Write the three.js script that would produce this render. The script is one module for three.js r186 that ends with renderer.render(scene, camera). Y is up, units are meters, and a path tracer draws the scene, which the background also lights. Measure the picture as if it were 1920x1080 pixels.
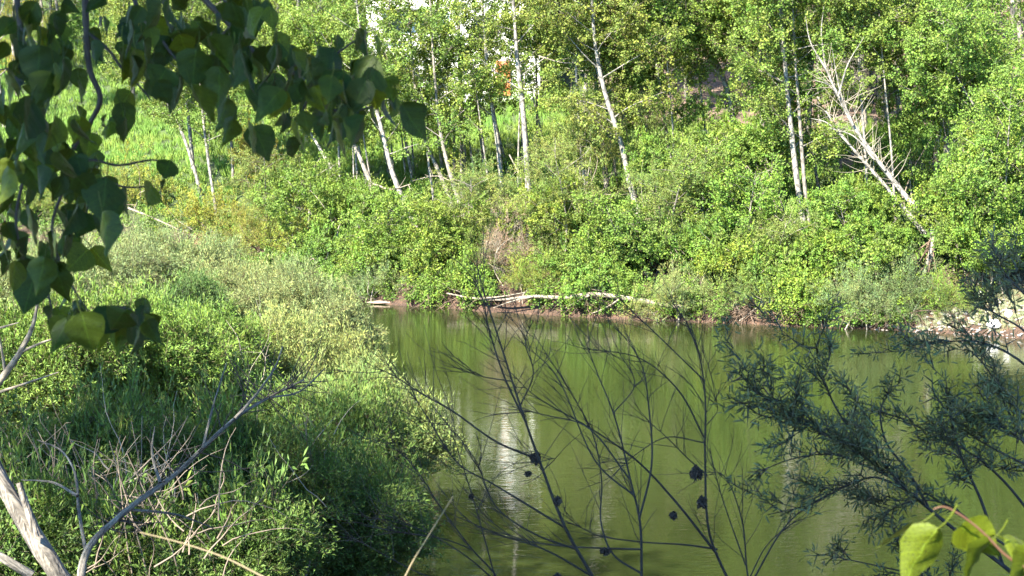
import * as THREE from 'three';
import { Sky } from 'three/addons/objects/Sky.js';
import { mergeGeometries } from 'three/addons/utils/BufferGeometryUtils.js';
import { ImprovedNoise } from 'three/addons/math/ImprovedNoise.js';

// ---------------------------------------------------------------- camera, sky, sun, exposure
const scene = new THREE.Scene();
const EYE = 7, FOCAL = 3000, PITCH = Math.atan(320 / 3000);           // photo is 1920x1080, horizon near row 220
const camera = new THREE.PerspectiveCamera(2 * Math.atan(540 / FOCAL) * 180 / Math.PI, 16 / 9, 0.1, 2000);
camera.position.set(0, EYE, 0);
camera.rotation.set(-PITCH, 0, 0);
camera.focus = 52;
camera.userData.fStop = 14;
const SUN = new THREE.Vector3(-0.50, 0.68, 0.60).normalize();
const sky = new Sky();
sky.name = 'sky'; sky.userData.kind = 'structure';
sky.scale.setScalar(1500);
sky.material.uniforms.sunPosition.value.copy(SUN);
sky.material.uniforms.turbidity.value = 3;
sky.material.uniforms.rayleigh.value = 1.2;
sky.material.uniforms.mieCoefficient.value = 0.004;
sky.material.uniforms.mieDirectionalG.value = 0.8;
scene.add(sky);
scene.environmentIntensity = 0.11;
const sun = new THREE.DirectionalLight(new THREE.Color(1, 0.94, 0.83), 5);
sun.position.copy(SUN).multiplyScalar(120).add(new THREE.Vector3(0, 0, -45));
sun.target.position.set(0, 0, -45);
sun.castShadow = true;
sun.shadow.mapSize.set(4096, 4096);
Object.assign(sun.shadow.camera, { left: -70, right: 70, top: 70, bottom: -70, near: 1, far: 300 });
scene.add(sun, sun.target);
const renderer = new THREE.WebGLRenderer({ antialias: true });
renderer.setSize(1024, 576);
renderer.toneMapping = THREE.LinearToneMapping;
renderer.toneMappingExposure = 6.2;
renderer.shadowMap.enabled = true;

// ---------------------------------------------------------------- helpers
let seed = 20240611;
function rnd() { seed = (seed + 0x6D2B79F5) | 0; let t = Math.imul(seed ^ (seed >>> 15), 1 | seed); t = (t + Math.imul(t ^ (t >>> 7), 61 | t)) ^ t; return ((t ^ (t >>> 14)) >>> 0) / 4294967296; }
const rr = (a, b) => a + (b - a) * rnd();
const V = (x, y, z) => new THREE.Vector3(x, y, z);
const noise = new ImprovedNoise();
const nz = (x, y, z = 0.37) => noise.noise(x, y, z);
function fbm(x, y, z = 0.37, o = 4) { let s = 0, a = 0.5, f = 1; for (let i = 0; i < o; i++) { s += a * nz(x * f, y * f, z + i * 7.3); a *= 0.5; f *= 2.03; } return s; }
const clamp = (x, a = 0, b = 1) => Math.min(b, Math.max(a, x));
const sstep = (a, b, x) => { const t = clamp((x - a) / (b - a)); return t * t * (3 - 2 * t); };
function curve(pts) { return x => { if (x <= pts[0][0]) return pts[0][1]; for (let i = 1; i < pts.length; i++) if (x <= pts[i][0]) { const t = (x - pts[i - 1][0]) / (pts[i][0] - pts[i - 1][0]); return pts[i - 1][1] + (pts[i][1] - pts[i - 1][1]) * t; } return pts[pts.length - 1][1]; }; }
// a photo pixel is a direction; D, the metres in front of the lens, comes from the ground the thing stands on
const cp = Math.cos(PITCH), sp = Math.sin(PITCH);
function P(px, py, D) {
  const u = (px - 960) / FOCAL, v = (540 - py) / FOCAL;
  const y = v * cp - sp, z = v * sp + cp;
  return V(u / z * D, EYE + y / z * D, -D);
}
const names = {};
function numbered(n) { const k = names[n] = (names[n] ?? -1) + 1; return k ? `${n}_${String(k).padStart(3, '0')}` : n; }
function tag(o, label, category, group, kind) { o.userData.label = label; o.userData.category = category; if (group) o.userData.group = group; if (kind) o.userData.kind = kind; return o; }
function thing(name, label, category, pos, group) {
  const o = new THREE.Group(); o.name = numbered(name); o.position.copy(pos); tag(o, label, category, group); scene.add(o); return o;
}
function part(name, geo, mat, parent, kind) {
  const m = new THREE.Mesh(geo, mat); m.name = name; m.castShadow = m.receiveShadow = true;
  if (kind) m.userData.kind = kind;
  if (parent.isGroup || parent.isMesh) { const o = parent.userData.origin ?? parent.position; geo.translate(-o.x, -o.y, -o.z); m.userData.origin = undefined; }
  parent.add(m); return m;
}
function top(name, geo, mat, label, category, group, kind) { const m = new THREE.Mesh(geo, mat); m.name = numbered(name); m.castShadow = m.receiveShadow = true; scene.add(m); if (label) tag(m, label, category, group); if (kind) m.userData.kind = kind; return m; }
function copies(name, geo, mat, mats, cols, parent) {
  const im = new THREE.InstancedMesh(geo, mat, mats.length);
  im.name = name; im.castShadow = im.receiveShadow = true; im.userData.kind = 'stuff';
  const o = parent ? parent.position : V(0, 0, 0), t = new THREE.Matrix4().makeTranslation(-o.x, -o.y, -o.z), m = new THREE.Matrix4();
  for (let i = 0; i < mats.length; i++) { im.setMatrixAt(i, m.multiplyMatrices(t, mats[i])); im.setColorAt(i, cols[i]); }
  (parent ?? scene).add(im); return im;
}
// swept tube with changing radius; uv in metres
function tube(pts, radius, sides = 6, segs = 0, rough = 0) {
  const c = new THREE.CatmullRomCurve3(pts, false, 'centripetal'), n = segs || Math.max(3, (pts.length - 1) * 4);
  const pos = [], nor = [], uv = [], idx = []; let len = 0, prev = null, ref = V(0.31, 0.2, 0.93).normalize();
  const s0 = rough ? rnd() * 100 : 0;
  for (let i = 0; i <= n; i++) {
    const t = i / n, p = c.getPoint(t), d = c.getTangent(t); if (prev) len += p.distanceTo(prev); prev = p;
    ref = ref.clone().addScaledVector(d, -ref.dot(d)); if (ref.lengthSq() < 1e-6) ref.set(d.y, -d.x, 0.1); ref.normalize();
    const b = d.clone().cross(ref).normalize(), r = radius(t);
    for (let k = 0; k <= sides; k++) {
      const a = k / sides * Math.PI * 2, dir = ref.clone().multiplyScalar(Math.cos(a)).addScaledVector(b, Math.sin(a));
      const q = rough ? r * (1 + rough * nz(Math.cos(a) * 1.3 + s0, len * 3 / Math.max(0.2, r * 12), Math.sin(a) * 1.3)) : r;
      pos.push(p.x + dir.x * q, p.y + dir.y * q, p.z + dir.z * q); nor.push(dir.x, dir.y, dir.z); uv.push(k / sides * 2 * Math.PI * Math.max(r, 0.02), len);
    }
  }
  for (let i = 0; i < n; i++) for (let k = 0; k < sides; k++) { const a = i * (sides + 1) + k, b = a + sides + 1; idx.push(a, a + 1, b, b, a + 1, b + 1); }
  for (const [row, y] of [[0, 0], [n, 1]]) { const a = row * (sides + 1); for (let k = 1; k < sides - 1; k++) y ? idx.push(a, a + k, a + k + 1) : idx.push(a, a + k + 1, a + k); }
  const g = new THREE.BufferGeometry();
  g.setAttribute('position', new THREE.Float32BufferAttribute(pos, 3)); g.setAttribute('normal', new THREE.Float32BufferAttribute(nor, 3)); g.setAttribute('uv', new THREE.Float32BufferAttribute(uv, 2)); g.setIndex(idx); return g;
}
const taper = (r0, r1, p = 1) => t => r0 + (r1 - r0) * Math.pow(t, p);
function along(pts, t) { return new THREE.CatmullRomCurve3(pts, false, 'centripetal').getPoint(t); }
// wandering polyline from a in direction d
function wander(a, d, len, n, jit, sag = 0) {
  const out = [a.clone()], dir = d.clone().normalize(), p = a.clone();
  for (let i = 0; i < n; i++) { dir.add(V(rr(-jit, jit), rr(-jit, jit) - sag, rr(-jit, jit))).normalize(); p.addScaledVector(dir, len / n); out.push(p.clone()); }
  return out;
}
function dataTex(w, h, fn, srgb = true) {
  const d = new Uint8Array(w * h * 4);
  for (let j = 0; j < h; j++) for (let i = 0; i < w; i++) { const c = fn(i / w, j / h); d.set([clamp(c[0]) * 255, clamp(c[1]) * 255, clamp(c[2]) * 255, 255], (j * w + i) * 4); }
  const t = new THREE.DataTexture(d, w, h); t.wrapS = t.wrapT = THREE.RepeatWrapping; t.magFilter = THREE.LinearFilter; t.minFilter = THREE.LinearMipmapLinearFilter; t.generateMipmaps = true;
  if (srgb) t.colorSpace = THREE.SRGBColorSpace; t.needsUpdate = true; return t;
}
// periodic noise: blend of shifted copies
function pn(u, v, fu, fv, z = 0.5) { // tiles over 0..1
  const a = u * Math.PI * 2, b = v * Math.PI * 2;
  return nz(Math.cos(a) * fu / 6.283 + 11.1, Math.sin(a) * fu / 6.283 + Math.cos(b) * fv / 6.283 * 1.7 + z, Math.sin(b) * fv / 6.283 + z * 3.1);
}

// ---------------------------------------------------------------- materials
const barkPale = dataTex(256, 512, (u, v) => {
  let k = 0.50 + 0.12 * pn(u, v, 6, 10) + 0.12 * pn(u, v, 30, 40, 2.2);
  const mark = pn(u, v, 14, 60, 4.7), patch = pn(u, v, 7, 9, 8.1);
  if (mark > 0.34) k *= 0.7; if (patch > 0.14) k *= 0.68 + 0.2 * pn(u, v, 60, 60, 1.1);
  return [k, k * 0.96, k * 0.87];
});
const barkGrey = dataTex(256, 512, (u, v) => {
  const f = pn(u, v, 60, 12, 3.3), k = 0.42 + 0.22 * f + 0.16 * pn(u, v, 8, 10, 6.1) + 0.1 * pn(u, v, 90, 90, 9);
  return [k, k * 0.94, k * 0.84];
});
const barkBump = dataTex(256, 512, (u, v) => { const k = 0.5 + 0.5 * pn(u, v, 50, 14, 3.3) + 0.3 * pn(u, v, 90, 60, 5); return [k, k, k]; }, false);
const rep = (t, x, y) => { const c = t.clone(); c.repeat.set(x, y); c.needsUpdate = true; return c; };
const M = {};
M.pale = new THREE.MeshStandardMaterial({ map: rep(barkPale, 1, 0.5), roughness: 0.85, bumpMap: rep(barkBump, 1, 0.5), bumpScale: 0.008 });
M.grey = new THREE.MeshStandardMaterial({ map: rep(barkGrey, 1, 0.5), roughness: 0.9, bumpMap: rep(barkBump, 1, 0.5), bumpScale: 0.012 });
M.dark = new THREE.MeshStandardMaterial({ map: rep(barkGrey, 1, 0.5), color: new THREE.Color(0.35, 0.30, 0.26), roughness: 0.9 });
M.dead = new THREE.MeshStandardMaterial({ map: rep(barkGrey, 2, 1), color: new THREE.Color(1.1, 1.03, 0.92), roughness: 0.8 });
M.twig = new THREE.MeshStandardMaterial({ color: new THREE.Color(0.16, 0.125, 0.09), roughness: 0.85 });
M.twigPale = new THREE.MeshStandardMaterial({ color: new THREE.Color(0.27, 0.23, 0.17), roughness: 0.85 });
M.twigDark = new THREE.MeshStandardMaterial({ map: rep(barkGrey, 4, 2), color: new THREE.Color(0.22, 0.19, 0.17), roughness: 0.8 });
M.root = new THREE.MeshStandardMaterial({ map: rep(barkGrey, 4, 2), color: new THREE.Color(0.66, 0.5, 0.4), roughness: 0.9 });
M.straw = new THREE.MeshStandardMaterial({ color: new THREE.Color(0.22, 0.17, 0.09), roughness: 0.9, side: THREE.DoubleSide });
const leafMat = (tr = 0.4, ro = 0.55) => new THREE.MeshPhysicalMaterial({ color: 0xffffff, vertexColors: true, roughness: ro, transmission: tr, thickness: 0, side: THREE.DoubleSide, specularIntensity: 0.6 });
M.leaf = leafMat(0.42, 0.7);
M.grass = leafMat(0.35, 0.8);

// ---------------------------------------------------------------- ground shape
const shoreFar = curve([[-60, 80], [-30, 73], [-14, 67.5], [-9.9, 64.4], [-5.2, 60.2], [0, 57], [4.4, 55.3], [8, 54], [12, 52.6], [16, 50.6], [30, 46], [70, 40]]);
const riseFar = curve([[-20, -2.5], [-6, -1.6], [-1, -0.5], [0, 0], [0.35, 0.3], [0.8, 0.55], [3, 1.5], [7, 3.4], [12, 4.6], [20, 5.8], [35, 8.4], [60, 16], [100, 34], [200, 75], [600, 120]]);
const shoreNear = curve([[-70, 66], [-30, 60], [-14, 54], [-9, 50], [-5.2, 44], [-3.6, 33], [-2.2, 25], [-0.5, 20], [3, 17], [10, 16], [40, 14], [70, 12]]);
const riseNear = curve([[-6, -2], [-1, -0.5], [0, 0], [0.6, 0.35], [3, 0.8], [14, 1.2], [40, 1.8]]);
function ground(x, z) {
  const D = -z, sf = D - shoreFar(x) + 0.35 * nz(x * 0.5, 3.1) + 0.25 * nz(x * 1.7, 9.1), tn = shoreNear(x) - D;
  let h = sf > -22 ? riseFar(sf) : -3;
  if (tn > -6) { const slope = 4.5 * Math.pow(clamp(1 - D / 18), 1.15); h = Math.max(h, riseNear(tn) + slope * sstep(0, 2, tn)); }
  const land = sstep(0.2, 4, Math.max(sf, tn));
  h += land * 0.35 * fbm(x * 0.25, z * 0.25) + 0.10 * sstep(0, 1, Math.max(sf, tn)) * fbm(x * 1.3, z * 1.3, 2.2);
  return h;
}
const onGround = (x, z, up = 0) => V(x, ground(x, z) + up, z);
{
  const xs = [], zs = [];
  for (let x = -240; x < -36; x += 8) xs.push(x); for (let x = -36; x < 36; x += 0.4) xs.push(x); for (let x = 36; x <= 240; x += 8) xs.push(x);
  for (let z = 30; z > -14; z -= 1.2) zs.push(z); for (let z = -14; z > -44; z -= 0.7) zs.push(z); for (let z = -44; z > -80; z -= 0.3) zs.push(z); for (let z = -80; z > -130; z -= 1) zs.push(z); for (let z = -130; z >= -620; z -= 14) zs.push(z);
  const pos = [], col = [], uv = [], idx = [], w = xs.length;
  for (const z of zs) for (const x of xs) {
    const sf = -z - shoreFar(x), h = ground(x, z); pos.push(x, h, z); uv.push(x / 3, z / 3);
    const n = fbm(x * 0.6, z * 0.6, 5), n2 = fbm(x * 3, z * 3, 8);
    let c = [0.105, 0.058, 0.032];                                         // bare red-brown earth
    const k = 1 + 0.7 * n2 + 0.4 * n; c = c.map(q => q * k);
    const g = clamp(sstep(1.5, 6, sf + n * 5) * (sf > 0 ? 1 : 0));          // grass takes over inland
    const red = clamp(sstep(2, 8, x + n * 4) * sstep(22, 27, sf + n * 6) + sstep(8, 11, x) * sstep(13, 15, sf + n * 5) * (1 - sstep(17, 19, sf + n * 5)));
    const gr = [0.085 * (1 + n), 0.13 * (1 + 0.6 * n), 0.03], rd = [0.25 * k, 0.16 * k, 0.11 * k];
    for (let i = 0; i < 3; i++) { c[i] = c[i] + (gr[i] - c[i]) * g; c[i] = c[i] + (rd[i] - c[i]) * red; }
    if (sf < -20) c = [0.11 * k, 0.09 * k, 0.05 * k];
    col.push(...c);
  }
  for (let j = 0; j < zs.length - 1; j++) for (let i = 0; i < w - 1; i++) { const a = j * w + i, b = a + w; idx.push(a, a + 1, b, b, a + 1, b + 1); }
  const g = new THREE.BufferGeometry(); g.setAttribute('position', new THREE.Float32BufferAttribute(pos, 3)); g.setAttribute('color', new THREE.Float32BufferAttribute(col, 3)); g.setAttribute('uv', new THREE.Float32BufferAttribute(uv, 2)); g.setIndex(idx); g.computeVertexNormals();
  const soil = dataTex(512, 512, (u, v) => { const k = 0.75 + 0.35 * pn(u, v, 40, 40) + 0.3 * pn(u, v, 120, 120, 3); return [k, k, k]; });
  const m = top('ground', g, new THREE.MeshStandardMaterial({ vertexColors: true, map: soil, bumpMap: soil, bumpScale: 0.05, roughness: 0.95 }), 'red-brown earth banks and grassy slope on both sides of river', 'ground', null, 'structure');
}
// ---------------------------------------------------------------- river
{
  const g = new THREE.PlaneGeometry(240, 110); g.rotateX(-Math.PI / 2); g.translate(0, 0, -45);
  const p = g.attributes.position, uv = g.attributes.uv; for (let i = 0; i < p.count; i++) uv.setXY(i, p.getX(i) / 9, p.getZ(i) / 9);
  const bump = dataTex(1024, 1024, (u, v) => {
    const k = 0.5 + 0.34 * pn(u, v, 30, 70, 1.3) + 0.20 * pn(u, v, 70, 170, 4.9) + 0.07 * pn(u, v, 200, 380, 7.7) + 0.3 * pn(u, v, 9, 16, 9.4);
    return [k, k, k];
  }, false);
  top('river', g, new THREE.MeshPhysicalMaterial({ color: new THREE.Color(0.0155, 0.0210, 0.0060), roughness: 0.02, ior: 1.38, bumpMap: bump, bumpScale: 0.003 }), 'calm green river reflecting the wooded bank', 'river', null, 'structure');
}

// ---------------------------------------------------------------- foliage pieces
class Leaves {
  constructor() { this.p = []; this.c = []; }
  tri(a, b, c, col) { for (const q of [a, b, c]) { this.p.push(q.x, q.y, q.z); this.c.push(col[0], col[1], col[2]); } }
  leaf(base, dir, nrm, len, wid, col, fold = 0.25, rich = false) {
    const d = dir.clone().normalize(), s = d.clone().cross(nrm).normalize(), n = s.clone().cross(d);
    const at = (l, w, up) => base.clone().addScaledVector(d, l * len).addScaledVector(s, w * wid * 0.5).addScaledVector(n, up * wid);
    const t = at(1, 0, -fold * 0.6), b = at(0, 0, 0);
    if (!rich) { const L = at(0.42, -1, fold), R = at(0.42, 1, fold); this.tri(b, t, L, col); this.tri(b, R, t, col); return; }
    const m = at(0.5, 0, 0), L1 = at(0.22, -0.8, fold), L2 = at(0.62, -0.8, fold * 0.8), R1 = at(0.22, 0.8, fold), R2 = at(0.62, 0.8, fold * 0.8);
    this.tri(b, m, L1, col); this.tri(L1, m, L2, col); this.tri(L2, m, t, col); this.tri(b, R1, m, col); this.tri(R1, R2, m, col); this.tri(R2, t, m, col);
  }
  twig(a, b, r, col) { const d = b.clone().sub(a), s = d.clone().cross(V(0.3, 0.1, 0.9)).normalize().multiplyScalar(r), u = d.clone().cross(s).normalize().multiplyScalar(r); const q = [s, s.clone().multiplyScalar(-0.5).add(u), s.clone().multiplyScalar(-0.5).sub(u)]; for (let i = 0; i < 3; i++) { const x = q[i], y = q[(i + 1) % 3]; this.tri(a.clone().add(x), a.clone().add(y), b, col); } }
  build() { const g = new THREE.BufferGeometry(); g.setAttribute('position', new THREE.Float32BufferAttribute(this.p, 3)); g.setAttribute('color', new THREE.Float32BufferAttribute(this.c, 3)); g.computeVertexNormals(); return g; }
}
function rdir() { const z = rr(-1, 1), a = rr(0, 6.283), r = Math.sqrt(1 - z * z); return V(r * Math.cos(a), z, r * Math.sin(a)); }
// a leafy twig that grows along +y from the origin
function spray({ n, L, len, wid, spread, droop = 0.2, out = 0.7, upn = 0.5, col, vary = 0.25, side = 4, rich = false, twigCol = [0.10, 0.08, 0.04] }) {
  const B = new Leaves(), axes = [[V(0, 0, 0), V(rr(-0.1, 0.1), 1, rr(-0.1, 0.1)).normalize(), L]];
  for (let i = 0; i < side; i++) { const a = i * 2.4 + rnd(), t = rr(0.1, 0.7); axes.push([axes[0][1].clone().multiplyScalar(L * t), V(Math.cos(a) * spread, rr(0.3, 0.9), Math.sin(a) * spread).normalize(), L * rr(0.35, 0.7)]); }
  for (const [a, d, l] of axes) B.twig(a, a.clone().addScaledVector(d, l), 0.006, twigCol);
  for (let i = 0; i < n; i++) {
    const [a, d, l] = axes[Math.floor(rnd() * axes.length)], p = a.clone().addScaledVector(d, l * Math.pow(rnd(), 0.7));
    const o = rdir(); const dir = d.clone().multiplyScalar(1 - out).addScaledVector(o, out).add(V(0, -droop, 0)).normalize();
    const nr = rdir().add(V(0, upn, 0)).normalize(), k = 1 + rr(-vary, vary), h = rr(-vary, vary) * 0.4;
    const s = rr(0.7, 1.2);
    B.leaf(p.addScaledVector(o, len * 0.3), dir, nr, len * s, wid * s, [col[0] * k * (1 + h), col[1] * k, col[2] * k * (1 - h)], rr(0.05, 0.3), rich);
  }
  return B.build();
}
const three = f => [f(), f(), f()];
const S = {
  poplar: three(() => spray({ n: 48, L: 0.65, len: 0.092, wid: 0.08, spread: 0.9, droop: 0.5, out: 0.8, upn: 0.6, col: [0.148, 0.228, 0.020] })),
  broad: three(() => spray({ n: 54, L: 0.55, len: 0.092, wid: 0.072, spread: 1.05, droop: 0.25, out: 0.75, upn: 0.9, col: [0.142, 0.228, 0.018] })),
  yellow: three(() => spray({ n: 46, L: 0.6, len: 0.085, wid: 0.055, spread: 0.8, droop: 0.1, out: 0.7, upn: 0.6, col: [0.26, 0.265, 0.022] })),
  feather: three(() => spray({ n: 70, L: 0.6, len: 0.075, wid: 0.032, spread: 0.7, droop: 0.1, out: 0.65, upn: 0.5, col: [0.170, 0.225, 0.045] })),
  willow: three(() => spray({ n: 66, L: 0.6, len: 0.085, wid: 0.022, spread: 0.6, droop: 0.05, out: 0.55, upn: 0.5, col: [0.235, 0.275, 0.100], side: 5 })),
  lush: three(() => spray({ n: 60, L: 0.55, len: 0.085, wid: 0.026, spread: 0.8, droop: 0.1, out: 0.6, upn: 0.5, col: [0.120, 0.190, 0.024], side: 5 })),
  dry: three(() => spray({ n: 26, L: 0.6, len: 0.07, wid: 0.02, spread: 0.9, droop: 0.1, out: 0.7, upn: 0.3, col: [0.36, 0.27, 0.16], side: 9, twigCol: [0.32, 0.24, 0.16] })),
};
const UP = V(0, 1, 0);
function placed(p, dir, s) { const q = new THREE.Quaternion().setFromUnitVectors(UP, dir.clone().normalize()); q.multiply(new THREE.Quaternion().setFromAxisAngle(UP, rr(0, 6.283))); return new THREE.Matrix4().compose(p, q, V(s, s, s)); }
function tint(v = 0.16, base = [1, 1, 1]) { const k = 1 + rr(-v, v), h = rr(-v, v) * 0.6; return new THREE.Color().setRGB(base[0] * k * (1 + h), base[1] * k, base[2] * k * (1 - h * 0.5)); }

// ---------------------------------------------------------------- trees with limbs
function tree(o) {
  // o: path (world points from foot to top), r, species, limbs, limbLen, from, label, group, bark, name, tone
  let pts = o.path.slice(); const foot = pts[0], gy = ground(foot.x, foot.z);
  if (foot.y > gy + 0.1) { const d = pts[0].clone().sub(pts[1]).normalize(); const k = (foot.y - gy) / Math.max(0.5, -d.y); pts.unshift(V(foot.x + d.x * k * 0.7, gy - 0.15, foot.z + d.z * k * 0.7)); }
  else foot.y = gy - 0.15;
  const end = pts[pts.length - 1], pre = pts[pts.length - 2], dir = end.clone().sub(pre).normalize();
  if (o.top && end.y < o.top) { const k = (o.top - end.y); pts.push(V(end.x + dir.x * k * 0.5 + rr(-0.2, 0.2), end.y + k * 0.5, end.z), V(end.x + dir.x * k * 0.8 + rr(-0.3, 0.3), o.top, end.z + rr(-0.3, 0.3))); }
  const base = pts[0].clone(); base.y += 0.15;
  const T = thing(o.name ?? 'poplar_tree', o.label, 'tree', base, o.group);
  const c = new THREE.CatmullRomCurve3(pts, false, 'centripetal'), H = c.getLength();
  const rad = t => o.r * (t < 0.04 ? 1.35 - t * 8.75 : 1) * (1 - 0.82 * t);
  part('trunk', tube(pts, rad, 9, Math.max(14, Math.round(H * 2)), 0.18), o.bark ?? M.pale, T);
  const mats = [], cols = [], tw = [], n = o.limbs ?? 20, from = o.from ?? 0.25, tone = o.tone ?? [1, 1, 1];
  let az = rr(0, 6.28);
  for (let i = 0; i < n; i++) {
    const t = from + (0.99 - from) * Math.pow((i + rnd()) / n, 0.9), p = c.getPoint(t); az += 2.4 + rr(-0.4, 0.4);
    if (Math.sin(az) > 0.55 && t < (o.clear ?? 0.6) && rnd() < 0.75) az += Math.PI;                     // keep the stem open toward the river at mid height
    const L = (o.limbLen ?? 2.3) * (0.45 + 0.75 * Math.sin(Math.PI * clamp(0.12 + 0.80 * (t - from) / (1 - from)))) * rr(0.7, 1.25), up = rr(0.15, 0.95);
    const lp = wander(p, V(Math.cos(az), up, Math.sin(az)), L, 5, 0.16, -0.02), lr = Math.max(0.012, rad(t) * 0.36);
    part('limb', tube(lp, taper(lr, 0.006), 5, 7), o.bark ?? M.pale, T);
    const m = Math.round(L * (o.dens ?? 9));
    for (let k = 0; k < m; k++) {
      const u = 0.22 + 0.78 * Math.pow(rnd(), 0.75), q = along(lp, u), off = rdir(); off.y = off.y * 0.7; const reach = rr(0.05, 0.55) * (0.6 + 0.5 * u);
      const d = off.clone().add(V(Math.cos(az) * 0.4, 0.1, Math.sin(az) * 0.4)).normalize();
      if (k % 3 === 0 && reach > 0.2) tw.push(tube([q, q.clone().addScaledVector(d, reach * 0.5), q.clone().addScaledVector(d, reach)], taper(0.009, 0.004), 3, 2));
      mats.push(placed(q.addScaledVector(d, reach), d.add(V(0, -0.15, 0)), rr(0.65, 1.15))); cols.push(tint(0.2, tone));
    }
  }
  if (tw.length) part('twigs', mergeGeometries(tw), M.twig, T, 'stuff');
  copies('crown', S[o.species ?? 'poplar'][Math.floor(rnd() * 3)], M.leaf, mats, cols, T);
  return T;
}
// rounded bush: stems from one foot, foliage on several uneven lobes
function bush(o) {
  // o: at (centre), rx, ry, rz, species, n, label, group, name, tone, stems
  const c = o.at, gy = ground(c.x, c.z), base = V(c.x, Math.min(gy, c.y - o.ry * 0.2), c.z);
  const T = thing(o.name ?? 'shrub', o.label, o.cat ?? 'shrub', base, o.group);
  const lobes = [], nl = o.lobes ?? 7;
  for (let i = 0; i < nl; i++) { const d = rdir(); d.y = d.y * 0.75 + 0.05; const k = o.lumpy ? rr(0.35, 0.9) : rr(0.35, 0.7); lobes.push([V(c.x + d.x * o.rx * k, c.y + d.y * o.ry * k, c.z + d.z * o.rz * k), o.lumpy ? rr(0.26, 0.5) : rr(0.4, 0.62)]); }
  lobes.push([c.clone(), 0.6]);
  const ns = o.stems ?? 5;
  for (let i = 0; i < ns; i++) {
    const l = lobes[i % lobes.length][0], f = V(base.x + rr(-0.3, 0.3) * o.rx, 0, base.z + rr(-0.3, 0.3) * o.rz); f.y = ground(f.x, f.z) - 0.1; if (f.y > base.y) f.y = base.y - 0.05;
    const mid = f.clone().lerp(l, 0.5).add(V(rr(-0.2, 0.2), rr(0, 0.2), rr(-0.2, 0.2))), e = l.clone().add(V(rr(-0.4, 0.4) * o.rx, o.ry * rr(0.1, 0.45), rr(-0.4, 0.4) * o.rz));
    part('stem', tube([f, mid, l, e], taper(o.stemR ?? 0.03, 0.006), 5, 10), o.bark ?? (rnd() < 0.5 ? M.twigPale : M.twig), T);
  }
  const mats = [], cols = [], tone = o.tone ?? [1, 1, 1];
  for (let i = 0; i < o.n; i++) {
    const [lc, k] = lobes[Math.floor(rnd() * lobes.length)], d = rdir(); if (d.y < -0.5) d.y *= -0.6;
    const f = k * Math.pow(rnd(), 0.35) * (1 + 0.35 * nz(d.x * 2.2 + lc.x, d.y * 2.2 + lc.y, d.z * 2.2 + lc.z));
    const p = V(lc.x + d.x * o.rx * f, lc.y + d.y * o.ry * f, lc.z + d.z * o.rz * f);
    const floor = Math.max(0.03, ground(p.x, p.z)); if (p.y < floor) p.y = floor + rr(0, 0.2);
    const dd = d.clone().add(V(rr(-0.4, 0.4), (o.upright ?? 0.5) + rr(-0.3, 0.3), rr(-0.4, 0.4)));
    const shoot = o.lumpy && d.y > 0.3 && rnd() < (o.shoots ?? 0.12); if (shoot) dd.set(rr(-0.35, 0.35), 1, rr(-0.35, 0.35));
    mats.push(shoot ? placed(p, dd, rr(0.9, 1.3)).multiply(new THREE.Matrix4().makeScale(0.6, rr(1.2, 1.7), 0.6)) : placed(p, dd, rr(0.5, 1.1) * (o.scale ?? 1))); cols.push(tint(o.vary ?? 0.28, tone));
  }
  copies('foliage', S[o.species][Math.floor(rnd() * 3)], M.leaf, mats, cols, T);
  return T;
}
// photo pixel of a spot on the far bank, s metres behind the waterline
function farAt(px, py, s) { let D = 58; for (let i = 0; i < 6; i++) D = shoreFar((px - 960) / FOCAL * D) + s; return P(px, py, D); }

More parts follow.
